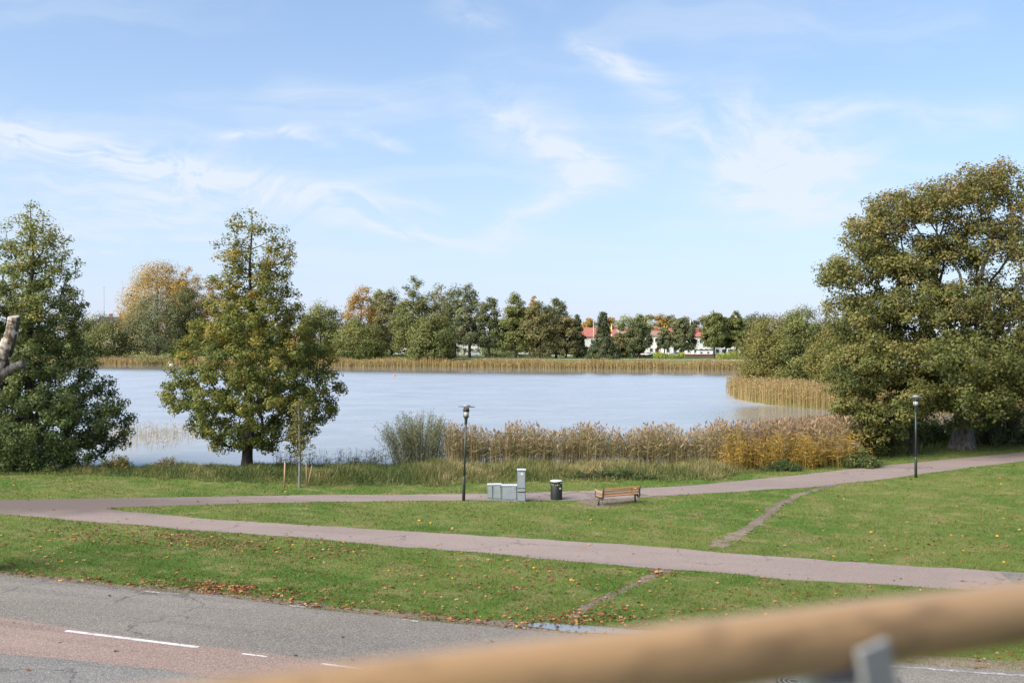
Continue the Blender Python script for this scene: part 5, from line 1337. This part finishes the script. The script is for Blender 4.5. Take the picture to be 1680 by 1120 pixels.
p_ = p_[free(p_, AREAS, -0.03)]
p_ = p_[free(p_, THIN, 0.0) | (rng.random(len(p_)) < 1.15 * lump(p_[:, 0] * 1.5, p_[:, 1] * 2) - 0.1)]
p_ = p_[free(p_, SOFT, -0.02) | (rng.random(len(p_)) < 0.48 * (lump(p_[:, 0] * 1.5, p_[:, 1] * 2) + 0.2))]
# the verge soil is grown over unevenly
sc_h = p_[:, 1] / 30.0
hh = (0.024 + 0.034 * rng.random(len(p_))) * (0.8 + 0.35 * sc_h) * (0.55 + 0.9 * lump(p_[:, 0] * 0.9 + p_[:, 1] * 0.7, p_[:, 1] * 2.1))
n = len(p_); b = np.c_[p_, np.full(n, GZ - 0.004)]
a = rng.uniform(0, 2 * math.pi, n)
sd_ = np.c_[np.cos(a), np.sin(a), np.zeros(n)] * (0.009 * sc_h * rng.uniform(0.6, 1.3, n))[:, None]
tp = b + np.c_[rng.normal(0, 1, (n, 2)) * hh[:, None] * 0.55, hh]
v = np.stack([b - sd_, b + sd_, tp], axis=1).reshape(-1, 3)
tag(np_obj('grass', v, [np.arange(n * 3).reshape(n, 3)], M['grass'], tint=rng.random(n)), 'short mown grass blades covering the lawn', kind='stuff')

# fallen leaves
road_w = np.array([P(*q) for q in road_far]); path_w = np.array([P(*q) for q in lo1])
def leafscatter(n, fn):
    return fn(n)
L_ = []
p_ = lawn_points(3600, 21, 58); L_.append(p_)                                           # everywhere
def band(x0, x1, y0, y1, n):                                                            # a patch given by photo pixels on the lawn
    return np.array([P(x, y) for x, y in zip(rng.uniform(x0, x1, n), rng.uniform(y0, y1, n))])
xs = rng.uniform(-250, 1000, 1500); ye = np.interp(xs, [q[0] for q in road_far], [q[1] for q in road_far])
L_.append(np.array([P(x, y) for x, y in zip(xs, ye - np.abs(rng.normal(0, 9, 1500)) - 2)])[:800])   # gathered along the road edge
def clump(px, py, sx, sy, n): n = int(n * 0.85); L_.append(np.array([P(x, y) for x, y in zip(rng.normal(px, sx, n), rng.normal(py, sy, n))]))
for c in [(345, 963, 18, 4, 260), (395, 966, 16, 4, 220), (300, 955, 40, 6, 130), (470, 973, 30, 5, 150), (250, 885, 60, 7, 170), (340, 890, 50, 7, 230), (420, 895, 50, 8, 200), (540, 905, 45, 7, 230), (150, 873, 50, 7, 140), (300, 878, 30, 4, 110),
          (950, 1015, 50, 6, 220), (1020, 1012, 50, 8, 130), (900, 1024, 25, 3, 60), (1550, 895, 70, 12, 90), (1650, 850, 50, 25, 70), (1075, 940, 25, 5, 90), (80, 900, 60, 18, 110), (700, 950, 120, 25, 160), (860, 960, 120, 28, 170), (1250, 975, 120, 15, 120), (1400, 845, 120, 25, 60)]:
    clump(*c)
L_.append(band(0, 1680, 820, 960, 160))
p_ = np.concatenate(L_); p_ = p_[(p_[:, 1] > 20.5)]
onr = ~free(p_, AREAS[:1], 0.0); onr = ~free(p_, AREAS[:3], 0.0); drop = (onr & (rng.random(len(p_)) < 0.965)); p_ = p_[~drop]
onp = ~free(p_, AREAS[3:], 0.05); p_ = p_[~(onp & (rng.random(len(p_)) < 0.8))]
n = len(p_)
tn = np.clip(np.where(rng.random(n) < 0.07, rng.uniform(0.86, 1.0, n), rng.beta(1.3, 1.5, n) * 0.82), 0, 1)
sz = rng.uniform(0.035, 0.115, n) * (0.85 + 0.15 * p_[:, 1] / 30)
# lobed leaf: three rhombs fanned from one stalk
nn = np.c_[rng.normal(0, 0.35, (n, 2)), np.ones(n)]; a0 = rng.uniform(0, 2 * math.pi, n)
V_, F_, nv = [], [], 0
for da, k in ((0, 1.0), (0.95, 0.75), (-0.95, 0.75)):
    d_ = np.c_[np.cos(a0 + da), np.sin(a0 + da), rng.normal(0.15, 0.15, n)]
    c = np.c_[p_, np.full(n, GZ + 0.022)] + d_ * (sz * 0.4 * k)[:, None]; c[:, 2] = np.maximum(c[:, 2], GZ + 0.016)
    lv, lf = leaf_mesh(c, sz * k, 0.62, nrm=nn.copy(), axis_=d_ * 6, fold=0.10)
    V_.append(lv); F_.append(lf + nv); nv += len(lv)
tag(np_obj('fallen_leaves', np.concatenate(V_), F_, M['fallen_leaf'], tint=np.tile(tn, 3)), 'fallen brown, red and yellow leaves strewn over the lawn', kind='stuff')

# ------------------------------------------------------------------ balcony railing, close to the camera
def rail_pt(px, py, Y):
    return Vector(((px - CX) / F * Y, Y, H + (HZ - py) / F * Y))
Zr = -0.2133
q0 = rail_pt(1680, 1003, 0.80); q1 = rail_pt(1000, 1096, 0.6625)
dr = Vector((q0.x - q1.x, q0.y - q1.y, 0)).normalized()
ra = math.atan2(dr.y, dr.x)
br = empty('balcony_railing', (q1.x, q1.y, H + Zr), ra, 'round wooden balcony handrail on grey steel posts close to the camera', 'railing')
b = MB(); b.tube([(-0.95, 0, 0), (-0.4, 0, 0), (0.2, 0, 0), (0.8, 0, 0), (1.3, 0, 0)], 0.0237, 28); b.build('handrail', M['handrail'], br)
xs_ = 0.186
for off in (0.0, -0.90):
    MB().box((xs_ + off + 0.090, -0.030, -0.413), (0.027, 0.006, 0.85), Matrix.Rotation(R(-12), 3, 'Y'), bev=0.001).build('post', M['steel'], br)
    MB().box((xs_ + off + 0.004, -0.004, -0.034), (0.05, 0.05, 0.012), bev=0.002).build('bracket', M['steel'], br)
# unseen facade and slab, added behind and below the camera to shade the rail
tag(MB().box((10.0, -1.55, 6.0), (24, 0.4, 13.0)).build('unseen_facade', M['plaster']), 'unseen pale facade wall added behind the balcony to shade the rail', kind='structure')
tag(MB().box((0.6, -0.55, H - 1.42), (5.0, 1.58, 0.18)).build('unseen_slab', M['steel']), 'unseen grey balcony slab added under the railing to shade it', kind='structure')
print('objects', len(bpy.data.objects), 'tris', sum(len(o.data.polygons) for o in bpy.data.objects if o.type == 'MESH'))
